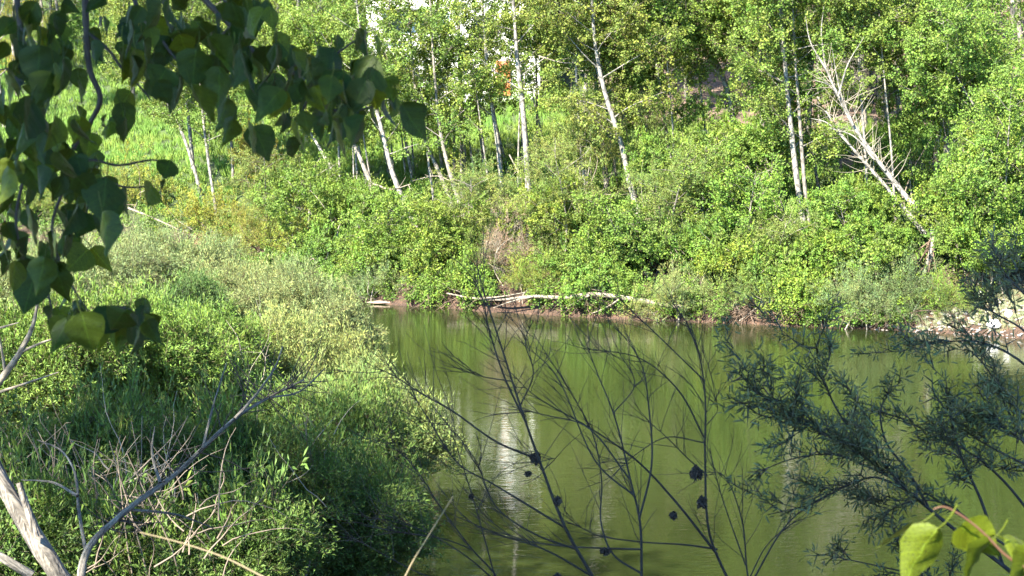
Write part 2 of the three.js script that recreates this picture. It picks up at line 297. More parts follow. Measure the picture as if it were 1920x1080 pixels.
// ---------------------------------------------------------------- trees of the far bank (feet and stems read from the photograph)
const far = (list, s) => list.map(([x, y]) => farAt(x, y, s));
const STEM = [
  { p: [[405, 396], [392, 310], [380, 215], [372, 120]], s: 5, r: 0.11, top: 13, label: 'thin straight white poplar at the yellow-green scrub by the meadow' },
  { p: [[368, 330], [338, 240], [300, 165], [285, 120]], s: 7, r: 0.12, top: 12.5, label: 'slender pale poplar leaning over the bright meadow' },
  { p: [[360, 290], [352, 200], [348, 90]], s: 11, r: 0.14, top: 14, label: 'pale brown trunk between the two slender meadow poplars' },
  { p: [[437, 330], [432, 230], [424, 120], [420, 30]], s: 9, r: 0.11, top: 14, label: 'dark thin poplar beside the yellow bush', bark: M.grey },
  { p: [[640, 352], [612, 300], [590, 262], [560, 215]], s: 5, r: 0.12, top: 11, from: 0.5, label: 'short forked pale trunk leaning over bright shrubs' },
  { p: [[697, 352], [682, 312], [668, 280], [640, 215]], s: 5, r: 0.15, top: 11, from: 0.5, label: 'stout grey stub-like trunk with a broken side branch', bark: M.grey },
  { p: [[790, 450], [765, 395], [738, 330], [715, 240], [692, 150], [676, 60]], s: 3.5, r: 0.17, top: 14, label: 'long white poplar leaning toward the meadow from the cut bank' },
  { p: [[772, 330], [764, 285], [754, 225], [744, 120]], s: 9, r: 0.11, top: 14, label: 'thin mottled poplar at the edge of the meadow' },
  { p: [[848, 385], [822, 320], [800, 270], [784, 205], [772, 100]], s: 6, r: 0.13, top: 15, label: 'leaning grey poplar in the dark thicket, rear of the pair', bark: M.grey },
  { p: [[866, 395], [850, 345], [832, 280], [822, 220], [812, 100]], s: 5.2, r: 0.14, top: 15, label: 'leaning grey poplar in the dark thicket, front of the pair', bark: M.grey },
  { p: [[869, 300], [867, 220], [862, 130], [858, 0]], s: 11, r: 0.17, top: 17, label: 'upright dark poplar in front of the white house wall', bark: M.grey },
  { p: [[942, 385], [936, 290], [926, 220], [914, 130], [905, 20]], s: 7, r: 0.16, top: 16, label: 'mottled upright poplar below the orange door' },
  { p: [[992, 385], [987, 290], [980, 200], [970, 110], [962, 0]], s: 5, r: 0.18, top: 16.5, label: 'tall clean white poplar beside the open meadow gap' },
  { p: [[1006, 290], [1007, 200], [1004, 90]], s: 14, r: 0.10, top: 15, label: 'thin dark poplar standing in the meadow gap', bark: M.grey },
  { p: [[1200, 412], [1180, 340], [1165, 270], [1136, 180], [1117, 90], [1110, 0]], s: 4.5, r: 0.17, top: 15.5, label: 'white poplar with a bend, leaning out of the feathery bush' },
  { p: [[1142, 390], [1132, 300], [1122, 200], [1114, 110], [1108, 0]], s: 8, r: 0.15, top: 16, label: 'straight grey poplar behind the bent white one', bark: M.grey },
  { p: [[1262, 330], [1250, 250], [1240, 180], [1226, 90]], s: 8, r: 0.11, top: 14.5, label: 'thin white poplar before the bare red earth' },
  { p: [[1385, 300], [1366, 180], [1345, 120], [1318, 60], [1300, 0]], s: 9, r: 0.17, top: 15, label: 'white poplar with forked limbs before the bare red earth' },
  { p: [[1433, 320], [1430, 220], [1426, 140], [1422, 20]], s: 9, r: 0.20, top: 17, label: 'stout upright pale trunk among the leafy shrubs', bark: M.grey },
  { p: [[1508, 432], [1496, 350], [1482, 230], [1472, 120], [1463, 10]], s: 4, r: 0.17, top: 16, label: 'tall white poplar rising from the tangle of dead sticks' },
  { p: [[1517, 432], [1508, 340], [1500, 230], [1490, 90]], s: 4.2, r: 0.12, top: 14, label: 'dark brown stem pressed against the tall white poplar', bark: M.grey },
  { p: [[1668, 300], [1664, 220], [1655, 130], [1640, 20]], s: 10, r: 0.19, top: 17, ivy: true, label: 'pale poplar with ivy round its foot above the grass slope' },
  { p: [[1778, 340], [1772, 240], [1768, 130], [1760, 0]], s: 8.5, r: 0.19, top: 17, ivy: true, label: 'poplar with an ivy-covered trunk by the tall bright thicket' },
  { p: [[1918, 345], [1898, 300], [1872, 260], [1846, 225]], s: 6, r: 0.11, top: 10.5, from: 0.5, label: 'thin bare white stem leaning out of the bright thicket' },
];
for (const t of STEM) {
  const T = tree({ path: far(t.p, t.s), r: t.r * 0.82, top: t.top, bark: t.bark, label: t.label, from: t.from ?? (t.p[0][0] > 740 && t.p[0][0] < 1020 ? 0.41 : 0.36), limbs: t.p[0][0] > 740 && t.p[0][0] < 1020 ? 22 : 30, limbLen: rr(1.8, 2.6), dens: t.p[0][0] > 740 && t.p[0][0] < 1020 ? 7.2 : 11, tone: [rr(0.9, 1.25), rr(0.95, 1.1), 1] });
  if (t.ivy) {
    const mats = [], cols = []; for (let i = 0; i < 130; i++) { const u = rnd() * 0.55, q = along(far(t.p, t.s), u), d = rdir(); d.y *= 0.3; mats.push(placed(q.addScaledVector(d, rr(0.1, 0.3)), d.add(V(0, -0.4, 0)), rr(0.3, 0.6))); cols.push(tint(0.2, [1.1, 1.05, 0.8])); }
    copies('ivy', S.broad[0], M.leaf, mats, cols, T);
  }
}
// the leaning double trunk with bare crown on the right
{
  const main = far([[1722, 518], [1745, 480], [1748, 430], [1700, 370], [1645, 300], [1600, 235], [1572, 180], [1548, 128]], 3);
  main[0].y = ground(main[0].x, main[0].z) - 0.1;
  const T = thing('leaning_tree', 'bare white double trunk leaning over the red path, roots curling at its foot', 'tree', main[0].clone());
  part('trunk', tube(main, t => 0.13 * (1 - 0.75 * t), 9, 26, 0.15), M.pale, T);
  const second = far([[1735, 440], [1690, 385], [1640, 325], [1590, 268], [1548, 208]], 3.3);
  part('trunk', tube(second, t => 0.095 * (1 - 0.7 * t), 8, 20, 0.15), M.pale, T);
  for (const l of [[[1600, 235], [1575, 170], [1560, 90]], [[1585, 205], [1555, 160], [1525, 150]], [[1640, 300], [1600, 255], [1555, 240]], [[1572, 180], [1590, 120], [1620, 70]], [[1660, 320], [1620, 270], [1600, 200]], [[1590, 268], [1550, 230], [1520, 222]], [[1548, 128], [1540, 60], [1545, 10]], [[1548, 128], [1520, 80], [1510, 30]], [[1690, 365], [1735, 390], [1770, 440]]])
    part('limb', tube(far(l, 3 + rr(-0.4, 0.6)), taper(0.045, 0.008), 5, 10), M.pale, T);
  for (let i = 0; i < 9; i++) { const a = main[1].clone().add(V(0, rr(-0.2, 0.7), 0)); const e = farAt(1640 + i * 14 + rr(-10, 10), 505 + rr(-20, 25), 2.3 + rr(-0.3, 0.6)); part('root', tube([a, a.clone().lerp(e, 0.5).add(V(0, rr(-0.3, 0.0), 0)), e], taper(0.035, 0.008), 5, 8), M.root, T); }
  const tw = []; for (let i = 0; i < 110; i++) { const u = rr(0.45, 1), q = along(rnd() < 0.6 ? main : second, u), d = V(rr(-1, 0.6), rr(-0.1, 1), rr(-0.6, 0.6)); tw.push(tube(wander(q, d, rr(0.5, 1.5), 4, 0.2), taper(0.014, 0.004), 3, 5)); }
  part('twigs', mergeGeometries(tw), M.twigPale, T, 'stuff');
}
// dead sticks that stick out of the scrub
const STICKS = [
  [[[1515, 440], [1470, 400], [1400, 310]], 4, 'dead pale stick slanting out of the foot of the tall white poplar', 0.035], [[[1470, 395], [1455, 350], [1445, 318]], 4.3, 'short upright dead stick beside the tall white poplar', 0.03],
  [[[1800, 190], [1740, 160], [1690, 140]], 9, 'dead branch reaching across the dark gap by the ivy trunks', 0.04], [[[1860, 255], [1800, 225], [1750, 190]], 8, 'white dead branch slanting above the bright thicket', 0.045],
  [[[1295, 492], [1285, 455], [1275, 432]], 2, 'short bare stick upright in the leafy bank scrub', 0.03], [[[682, 460], [676, 435], [668, 415], [652, 412]], 2.5, 'hooked pale dead stub among the bright bank shrubs', 0.05],
  [[[905, 340], [860, 345], [820, 330], [770, 340]], 5, 'pale dead branch lying across the dark thicket', 0.035], [[[1060, 365], [1110, 362], [1165, 368]], 3, 'white horizontal dead branch above the yellow-green bush', 0.035],
  [[[1205, 412], [1260, 405], [1310, 398]], 2.6, 'curved white dead branch across the middle of the scrub', 0.035], [[[812, 460], [828, 425], [835, 405]], 2.6, 'thin grey stick beside the foot of the long leaning poplar', 0.025],
  [[[700, 345], [735, 355], [770, 345]], 3.4, 'broken white branch jutting from the long leaning poplar', 0.045], [[[240, 390], [290, 410], [345, 435]], 4, 'pale dead branch lying on the slope below the meadow', 0.06],
  [[[255, 440], [310, 445], [350, 432]], 3, 'thin dead branch crossing the slope above the willows', 0.04], [[[300, 470], [335, 450], [348, 425]], 2.6, 'short dead branch stood on end above the willows', 0.03],
  [[[1010, 105], [1060, 118], [1105, 112]], 5, 'thin bare branch between two white poplars', 0.03], [[[1225, 112], [1290, 108], [1335, 115]], 8, 'pale bare branch reaching before the red earth', 0.035],
  [[[1600, 60], [1622, 95], [1635, 120]], 9, 'short white snag high beside the ivy-foot poplar', 0.035], [[[955, 290], [975, 330], [985, 360]], 5, 'yellowish dead stick leaning on the tall clean white poplar', 0.03],
];
for (const [l, s, label, r] of STICKS) {
  const p = far(l, s), T = thing('dead_branch', label, 'branch', p[0].clone(), 'dead branches in the scrub');
  part('stick', tube(p, taper(r, r * 0.35), 6, 12, 0.2), M.dead, T);
  for (let i = 0; i < 3; i++) { const q = along(p, rr(0.3, 0.95)); part('side_twig', tube(wander(q, p[2].clone().sub(p[0]).normalize().add(V(rr(-0.8, 0.8), rr(-0.3, 0.8), rr(-0.5, 0.5))), rr(0.3, 0.9), 3, 0.2), taper(r * 0.4, 0.004), 4, 5), M.dead, T); }
}
// small many-limbed trees growing out of the bank scrub
for (const [px, s, h, sp, lb] of [[500, 3.5, 3.6, 'feather', 'soft small tree above the brown cut bank'], [575, 3.0, 3.4, 'broad', 'small leafy tree below the forked leaning trunk'], [735, 2.0, 2.6, 'broad', 'small leafy tree before the stub-like trunk'], [822, 1.8, 2.8, 'broad', 'small leafy tree above the root hollow'], [895, 2.6, 3.4, 'feather', 'fine-leaved small tree before the dark thicket'], [1055, 2.2, 4.4, 'feather', 'light feathery small tree above the fallen log'], [1100, 6.5, 4.4, 'feather', 'tallest light feathery tree, round the bent white poplar'], [1150, 1.6, 2.8, 'broad', 'dark-gapped small tree above the thick end of the log'], [1265, 2.4, 4.2, 'feather', 'feathery small tree over the pale willow clump'], [1325, 3.2, 4.4, 'broad', 'small leafy tree before the forked white poplar'], [1405, 2.6, 3.8, 'broad', 'small leafy tree before the stout pale trunk'], [1450, 1.6, 2.6, 'feather', 'feathery small tree below the dead sticks'], [1575, 2.2, 3.0, 'broad', 'small leafy tree beside the tall white poplar'], [1640, 1.6, 2.0, 'broad', 'small leafy tree under the leaning double trunk'], [1830, 2.8, 4.8, 'broad', 'small leafy tree beyond the curling roots'], [1880, 2.6, 6.6, 'broad', 'small leafy tree above the white boulders']]) {
  const b = farAt(px, 400, s), f = onGround(b.x, b.z);
  tree({ name: 'small_alder', path: [f, f.clone().add(V(rr(-0.3, 0.3), h * 0.45, 0.2)), f.clone().add(V(rr(-0.5, 0.5), h, 0.5))], r: 0.06, bark: M.grey, species: sp, from: 0.08, clear: 0, limbs: 18, limbLen: rr(1.0, 1.5), dens: 8, tone: sp === 'feather' ? [rr(0.95, 1.2), 1.08, 0.8] : [rr(0.9, 1.15), rr(0.95, 1.08), 0.95], label: lb, group: 'small trees in the bank scrub' });
}
// thin young stems in the thicket
for (let i = 0; i < 30; i++) {
  const px = i < 20 ? 640 + i * 18 + rr(-8, 8) : 1020 + (i - 20) * 85 + rr(-30, 30), s = rr(5, 13), lean = rr(-55, 12), b = farAt(px, 330, s), f = onGround(b.x, b.z), t2 = farAt(px + lean, 120, s);
  tree({ name: 'young_poplar', path: [f, f.clone().lerp(t2, 0.5).add(V(rr(-0.15, 0.15), 0, 0)), t2], r: rr(0.045, 0.085), top: i < 20 ? rr(8, 9.5) : rr(10.5, 13), bark: rnd() < 0.5 ? M.pale : M.grey, from: 0.5, limbs: i < 20 ? 4 : 13, limbLen: 1.2, dens: 8, tone: [rr(0.95, 1.2), 1.02, 1], label: i < 20 ? 'thin young poplar stem in the thicket below the white house' : 'thin young poplar stem in the scrub before the red earth', group: i < 20 ? 'young stems below the house' : 'young stems before the red earth' });
}
// trees further up the slope
{
  const tones = [[1, 1, 1], [1.3, 1.08, 0.9], [0.8, 0.9, 1]];
  let k = 0;
  for (let i = 0; i < 40; i++) {
    const px = -60 + i * 52 + rr(-20, 20), s = 15 + rnd() * 30 + (px > 640 && px < 1060 ? 4 : 0), b = farAt(px, 200, s), f = onGround(b.x, b.z);
    if (px > 650 && px < 1050) continue;                                    // the house shows here
    if (px > 150 && px < 420 && s < 26) continue;
    if (px > 1220 && px < 1470 && s < 30) continue;                                   // bare red earth                                    // open meadow
    const kind = ['poplar', 'broad', 'feather'][k % 3], yel = px < 260;
    tree({ name: 'slope_tree', path: [f, f.clone().add(V(rr(-0.5, 0.5), 4, 0)), f.clone().add(V(rr(-1, 1), 9, rr(-0.5, 0.5)))], top: f.y + rr(9, 13), r: rr(0.10, 0.17), bark: M.grey, species: yel ? 'yellow' : kind, from: 0.12, limbs: 28, limbLen: 3.0, dens: 9, tone: tones[k % 3],
      label: yel ? 'yellow-green tree standing above the meadow' : ['round-leaved green tree up the slope behind the bank poplars', 'dense bright tree up the slope behind the bank poplars', 'feathery light tree up the slope behind the bank poplars'][k % 3], group: yel ? 'yellow-green trees above the meadow' : ['round-leaved trees up the slope', 'dense bright trees up the slope', 'feathery trees up the slope'][k % 3] });
    k++;
  }
  for (let i = 0; i < 26; i++) {                                                      // last row on the hill
    const x = -34 + i * 2.75 + rr(-1, 1), z = -rr(108, 126), f = onGround(x, z);
    tree({ name: 'hill_tree', path: [f, f.clone().add(V(0.2, 3, 0)), f.clone().add(V(rr(-0.5, 0.5), 7, 0))], top: f.y + rr(8, 11), r: 0.15, bark: M.grey, species: 'broad', from: 0.1, limbs: 22, limbLen: 3.6, dens: 8, tone: [rr(0.7, 1), rr(0.75, 0.95), 0.9], label: 'dark leafy tree on the hillside behind everything else', group: 'trees on the hillside' });
  }
}
// ---------------------------------------------------------------- shrubs of the far bank
const px2m = D => D / FOCAL;
const SHRUB = [ // px, py, half width, half height, metres behind waterline, species, sprays, tone, label
  [395, 420, 70, 60, 4, 'yellow', 330, [1, 1, 1], 'yellow-green bush under the thin straight white poplar'],
  [470, 300, 50, 70, 8, 'yellow', 260, [1.1, 0.95, 1], 'yellow upright bush at the edge of the meadow'],
  [470, 455, 80, 60, 2.5, 'feather', 380, [1.35, 1.08, 0.7], 'soft yellow-green bush above the brown cut bank'],
  [545, 450, 60, 60, 2.6, 'yellow', 240, [0.85, 0.95, 1], 'mixed olive bush between yellow bush and bright shrubs'],
  [560, 380, 70, 60, 4.5, 'broad', 300, [1, 1, 1], 'bright leafy shrub below the forked leaning trunk'],
  [660, 395, 80, 50, 3.8, 'broad', 380, [1.05, 1.05, 1], 'wide bright shrub in front of the stub-like trunk'],
  [600, 500, 60, 50, 1.4, 'broad', 260, [0.9, 0.95, 1], 'leafy shrub overhanging the water near the promontory'],
  [700, 500, 70, 45, 1.3, 'broad', 280, [1.1, 1.05, 0.9], 'low bright shrub over the brown bank'],
  [700, 542, 55, 30, 0.1, 'willow', 240, [0.85, 0.95, 0.8], 'grey-green willow clump at the waterline by the pale stones'],
  [770, 480, 60, 60, 2.0, 'broad', 280, [1, 1, 1], 'bright shrub at the foot of the long leaning poplar'],
  [835, 495, 60, 55, 1.3, 'broad', 320, [1.15, 1.05, 0.9], 'fresh green shrub above the root hollow'],
  [900, 400, 70, 80, 3.6, 'feather', 420, [0.8, 0.95, 0.8], 'fine-leaved green bush in front of the thicket'],
  [960, 470, 65, 70, 2, 'dry', 420, [1, 1, 1], 'dry tan brushwood between the green bushes'],
  [900, 480, 60, 60, 1.9, 'lush', 300, [1.1, 1.05, 0.9], 'small-leaved bush beside the dry brushwood'],
  [1060, 420, 90, 75, 2.8, 'broad', 520, [1.2, 1.02, 0.9], 'large yellow-green bush above the fallen log'],
  [1090, 290, 70, 55, 5, 'feather', 320, [1.25, 1.1, 0.8], 'feathery light bush around the bent white poplar'],
  [1100, 500, 80, 45, 1.4, 'broad', 330, [1, 0.98, 1], 'leafy shrub hanging over the fallen log'],
  [1200, 480, 75, 60, 2.2, 'broad', 360, [0.85, 0.92, 1], 'deep green shrub above the root end of the log'],
  [1200, 250, 60, 70, 7, 'feather', 300, [1, 1.02, 0.9], 'tall feathery bush before the red earth'],
  [1290, 380, 80, 60, 3.4, 'feather', 420, [1, 1.02, 0.8], 'feathery green bush behind the short bare stick'],
  [1240, 320, 60, 60, 5, 'broad', 260, [1, 1, 1], 'leafy bush at the foot of the thin white poplar'],
  [1290, 562, 65, 48, 0.05, 'willow', 330, [0.95, 1, 0.75], 'pale willow clump at the waterline by the log end'],
  [1225, 590, 45, 22, -0.1, 'willow', 130, [1.15, 1.1, 0.7], 'low pale willow shoots in the water by the log'],
  [1320, 480, 60, 60, 1.8, 'broad', 280, [0.95, 1, 1], 'green shrub above the pale willow clump'],
  [1380, 410, 75, 65, 3.2, 'broad', 380, [1.05, 1.03, 1], 'bright round shrub left of the dead sticks'],
  [1370, 500, 60, 35, 1.2, 'broad', 220, [1.3, 1.15, 0.9], 'small vivid shrub over the dark root bank'],
  [1350, 290, 70, 60, 7, 'broad', 320, [1.05, 1.05, 0.9], 'bright bush below the forked white poplar'],
  [1460, 480, 60, 50, 1.8, 'feather', 320, [0.95, 1, 0.8], 'feathery bush below the dead sticks'],
  [1500, 560, 55, 45, 0.3, 'broad', 320, [1.2, 1.1, 0.9], 'vivid shrub hanging over the dark hollow at the waterline'],
  [1590, 410, 80, 60, 3, 'broad', 420, [1.08, 1.05, 0.9], 'bright shrub below the leaning double trunk'],
  [1600, 568, 72, 48, 0.1, 'willow', 430, [0.78, 0.92, 0.75], 'round grey-green willow at the end of the gravel strip'],
  [1695, 568, 55, 42, 0.4, 'willow', 300, [0.65, 0.8, 0.6], 'darker grey-green willow next to the gravel strip'],
  [1560, 490, 70, 50, 1.8, 'broad', 300, [1.1, 1.05, 0.9], 'bright bush above the round grey-green willow'],
  [1660, 470, 60, 50, 2, 'broad', 260, [1.05, 1.05, 0.9], 'bright bush beside the curling roots'],
  [1800, 400, 80, 90, 3.4, 'broad', 560, [1.12, 1.08, 0.9], 'large bright bush beyond the curling roots'],
  [1890, 300, 80, 110, 4.5, 'poplar', 560, [1.15, 1.08, 1], 'tall bright thicket of young poplars above the stones'],
  [1860, 480, 80, 60, 2, 'broad', 380, [1, 1.02, 0.9], 'leafy bush above the stony shore'],
  [1780, 570, 70, 26, 1.2, 'lush', 260, [1.3, 1.25, 0.8], 'low grass-green bush behind the gravel strip'],
  [1700, 300, 60, 80, 8, 'broad', 300, [0.9, 0.95, 1], 'ivy-clad bush between the two ivy trunks'],
  [1440, 300, 60, 50, 7, 'broad', 260, [1, 1, 1], 'bush at the foot of the stout pale trunk'],
  [1840, 160, 90, 110, 8, 'poplar', 480, [1.15, 1.05, 1], 'high leafy thicket behind the ivy-covered trunk'],
  [270, 360, 70, 60, 6, 'yellow', 260, [0.9, 0.95, 1], 'olive bush behind the dead branches below the meadow'],
  [180, 390, 90, 70, 5, 'feather', 340, [1.2, 1.05, 0.7], 'yellowish bush behind the hanging leaves'],
  [40, 380, 100, 90, 5, 'broad', 380, [1, 1, 0.9], 'green bush at the far bend of the river'],
  [520, 530, 50, 26, 0.5, 'broad', 150, [0.9, 0.95, 1], 'small shrub overhanging the roots under the soft yellow-green bush'],
  [650, 535, 45, 30, 0.5, 'feather', 180, [0.9, 1, 0.8], 'fine-leaved clump at the waterline beside the grey-green willow'],
  [880, 535, 50, 28, 0.6, 'broad', 180, [1.1, 1.05, 0.9], 'low shrub at the thin tip of the bleached log'],
  [985, 535, 50, 24, 0.7, 'lush', 180, [1.5, 1.25, 0.8], 'grassy green clump behind the bleached log'],
  [1130, 535, 60, 26, 0.6, 'broad', 200, [0.95, 1, 1], 'leafy clump behind the thick part of the bleached log'],
  [1400, 560, 60, 30, 0.6, 'feather', 230, [0.9, 0.98, 0.8], 'fine-leaved clump over the long root tangle'],
  [1455, 520, 50, 40, 1.0, 'broad', 200, [1, 1, 0.9], 'leafy shrub between vivid shrub and long root tangle'],
  [430, 520, 50, 26, 0.7, 'feather', 170, [1.2, 1.05, 0.7], 'soft pale clump on the cut bank beside the brown brush heap'],
  [355, 500, 48, 34, 1, 'dry', 330, [1.05, 0.85, 0.85], 'reddish-brown dry brush heap above the cut bank'],
];
for (const [px, py, hw, hh, s, species, n, tone, label] of SHRUB) {
  const at = farAt(px, py, s), m = px2m(-at.z);
  bush({ at, rx: hw * m * 1.2, ry: hh * m * 1.18, rz: hw * m * 0.9, species, n: Math.round(n * 0.85), lobes: 12, shoots: 0.2, lumpy: true, tone, label, group: 'shrubs along the far bank', stems: 6, bark: species === 'dry' ? M.twigPale : undefined, scale: species === 'broad' || species === 'poplar' ? 0.9 : 0.8 });
}
// low cover on the bank and grass on the meadow
{
  const mats = [], cols = [];
  for (let i = 0; i < 2600; i++) { const x = rr(-26, 24), s = 0.4 + Math.pow(rnd(), 1.2) * 13, z = -(shoreFar(x) + s); if (x < -9 && s > 9) continue; if (x > 10 && s < 2.4) continue; const n = fbm(x * 0.35, z * 0.35, 4); if (n < -0.18) continue; mats.push(placed(onGround(x, z, rr(0.05, 0.5)), V(rr(-0.6, 0.6), 1, rr(-0.2, 0.8)), rr(0.5, 1))); cols.push(tint(0.25, [0.9 + n * 0.5, 0.95, 0.9])); }
  for (let i = 0; i < 3600; i++) { const x = rr(-24, 13), s = rr(0.0, 0.8), z = -(shoreFar(x) + s); if (fbm(x * 0.9, 4.4, 1.7) < -0.06) continue; mats.push(placed(onGround(x, z, rr(0.1, 0.7)), V(rr(-0.7, 0.7), rr(-0.7, 0.5), rr(0.2, 1)), rr(0.5, 0.95))); cols.push(tint(0.25, [0.95, 0.98, 0.95])); }
  tag(copies('ground_cover', S.broad[1], M.leaf, mats, cols), 'low leafy undergrowth covering the far bank slope', 'undergrowth');
  const blade = (n, h, w, col) => { const B = new Leaves(); for (let i = 0; i < n; i++) { const a = rr(0, 6.28), r = rr(0, 0.16), p = V(Math.cos(a) * r, 0, Math.sin(a) * r), k = rr(0.75, 1.25); B.leaf(p, V(rr(-0.5, 0.5), 1, rr(-0.5, 0.5)), rdir(), h * rr(0.6, 1.2), w, [col[0] * k, col[1] * k, col[2] * k], 0.1); } return B.build(); };
  const gm = [], gc = [];
  for (let i = 0; i < 26000; i++) { const x = rr(-40, 34), s = rr(4, 62), z = -(shoreFar(x) + s); const red = x > 3 && s > 24; if (red && rnd() < 0.75) continue; if (x > 9 && s > 13 && s < 17 && rnd() < 0.85) continue; gm.push(placed(onGround(x, z, -0.02), V(rr(-0.2, 0.2), 1, rr(-0.2, 0.2)), rr(0.7, 1.5))); gc.push(tint(0.16, [1 + 0.5 * fbm(x * 0.2, z * 0.2), 1, 1])); }
  tag(copies('meadow_grass', blade(16, 0.42, 0.035, [0.15, 0.24, 0.03]), M.grass, gm, gc), 'bright tall grass of the meadow behind the poplars', 'grass');
  const sm = [], sc = [];
  for (let i = 0; i < 1600; i++) { const x = rr(10.5, 17.5), s = rr(0.15, 2.2), z = -(shoreFar(x) + s); sm.push(placed(onGround(x, z, -0.02), V(rr(-0.3, 0.3), 1, rr(-0.3, 0.3)), rr(0.3, 0.8))); sc.push(tint(0.2, [1, 1, 1])); }
  tag(copies('shore_grass', blade(12, 0.3, 0.02, [0.27, 0.29, 0.14]), M.grass, sm, sc), 'pale sparse grass on the gravel strip', 'grass');
  // stones of the gravel strip
  const stone = () => { const g = new THREE.IcosahedronGeometry(1, 1), p = g.attributes.position, s = rnd() * 50; for (let i = 0; i < p.count; i++) { const x = p.getX(i), y = p.getY(i), z = p.getZ(i), k = 1 + 0.35 * nz(x * 1.2 + s, y * 1.2, z * 1.2); p.setXYZ(i, x * k, y * k * 0.6, z * k); } g.computeVertexNormals(); return g; };
  const st = stone(), km = [], kc = [];
  for (let i = 0; i < 900; i++) { const x = rr(11, 18), s = rr(-0.1, 1.8), z = -(shoreFar(x) + s), k = rr(0.02, 0.07); km.push(new THREE.Matrix4().compose(onGround(x, z, 0), new THREE.Quaternion().setFromAxisAngle(UP, rr(0, 6)), V(k, k, k))); const b = rr(0.14, 0.3); kc.push(new THREE.Color().setRGB(b, b * 0.88, b * 0.76)); }
  tag(copies('gravel', st, new THREE.MeshStandardMaterial({ roughness: 0.9 }), km, kc), 'pale gravel along the waterline below the bright bushes', 'gravel');
  const pale = new THREE.MeshStandardMaterial({ color: new THREE.Color(0.6, 0.58, 0.55), roughness: 0.85 });
  for (const [px, py, s, k, label] of [[1862, 632, 0.25, 0.24, 'white boulder lying at the edge of the water'], [1834, 600, 1.9, 0.2, 'white boulder standing in the grass behind the gravel'], [1890, 622, 0.7, 0.14, 'small white stone on the gravel strip beside the larger boulder']]) {
    const a = farAt(px, py, s), g = stone(); g.scale(k, k * 1.3, k); const m = top('boulder', g, pale, label, 'rock'); m.position.copy(onGround(a.x, a.z, k * 0.4));
  }
  const fl = stone(); fl.scale(0.7, 0.10, 0.3); const a = farAt(722, 566, 0.1); top('flat_stone', fl, new THREE.MeshStandardMaterial({ color: new THREE.Color(0.3, 0.22, 0.16), roughness: 0.9 }), 'flat pale stone slab at the waterline beside the root hollow', 'rock').position.copy(V(a.x, 0.06, a.z));
}
// ---------------------------------------------------------------- waterline: fallen log and root tangles
{
  const s = -0.15, l = far([[838, 550], [880, 558], [935, 562], [1000, 556], [1060, 558], [1110, 552], [1180, 560], [1240, 570], [1282, 576]], s);
  const T = thing('fallen_log', 'long bleached log lying along the brown bank just above the water', 'log', l[0].clone());
  part('trunk', tube(l, t => 0.03 + 0.06 * Math.sin(Math.PI * Math.pow(t, 1.4) * 0.75), 8, 40, 0.15), M.dead, T);
  for (const b of [[[1000, 556], [960, 565], [925, 577]], [[1165, 558], [1145, 572], [1120, 584], [1108, 588]], [[1110, 552], [1080, 566], [1060, 578]], [[900, 560], [940, 556], [985, 548]]]) part('branch', tube(far(b, s - 0.1), taper(0.04, 0.012), 6, 8), M.dead, T);
}
for (const [x0, x1, py, n, label] of [
  [470, 560, 548, 60, 'tangle of bare roots on the cut bank under the yellow-green bush'], [555, 640, 552, 60, 'tangle of bare roots in the dark hollow under the leafy shrub'], [770, 835, 552, 70, 'arched roots over a dark hollow beside the flat slab'], [1040, 1175, 575, 120, 'mass of dark roots hanging below the bleached log'],
  [1330, 1450, 592, 110, 'long root tangle on the bank under the vivid shrub'], [1450, 1545, 595, 70, 'dark hanging roots in the hollow beside the round willow'], [1580, 1700, 602, 80, 'roots and sticks under the grey-green willows'], [850, 960, 568, 45, 'thin roots on the bare red-brown bank at the log tip'], [330, 430, 535, 50, 'dry roots below the reddish-brown brush heap']]) {
  const tb = [], o = farAt((x0 + x1) / 2, py, 0.3); o.y = 0.1;
  for (let i = 0; i < n * 1.6; i++) { const a = farAt(rr(x0, x1), py, rr(0.1, 0.9)); a.y = ground(a.x, a.z) + rr(0.1, 0.45); const d = V(rr(-1.4, 1.4), rr(-0.6, 0.25), rr(-0.1, 0.9)); tb.push(tube(wander(a, d, rr(0.3, 1.5), 5, 0.34, 0.05), taper(rr(0.008, 0.03), 0.004), 4, 7)); }
  const T = thing('root_tangle', label, 'roots', o); part('roots', mergeGeometries(tb), M.root, T, 'stuff');
}
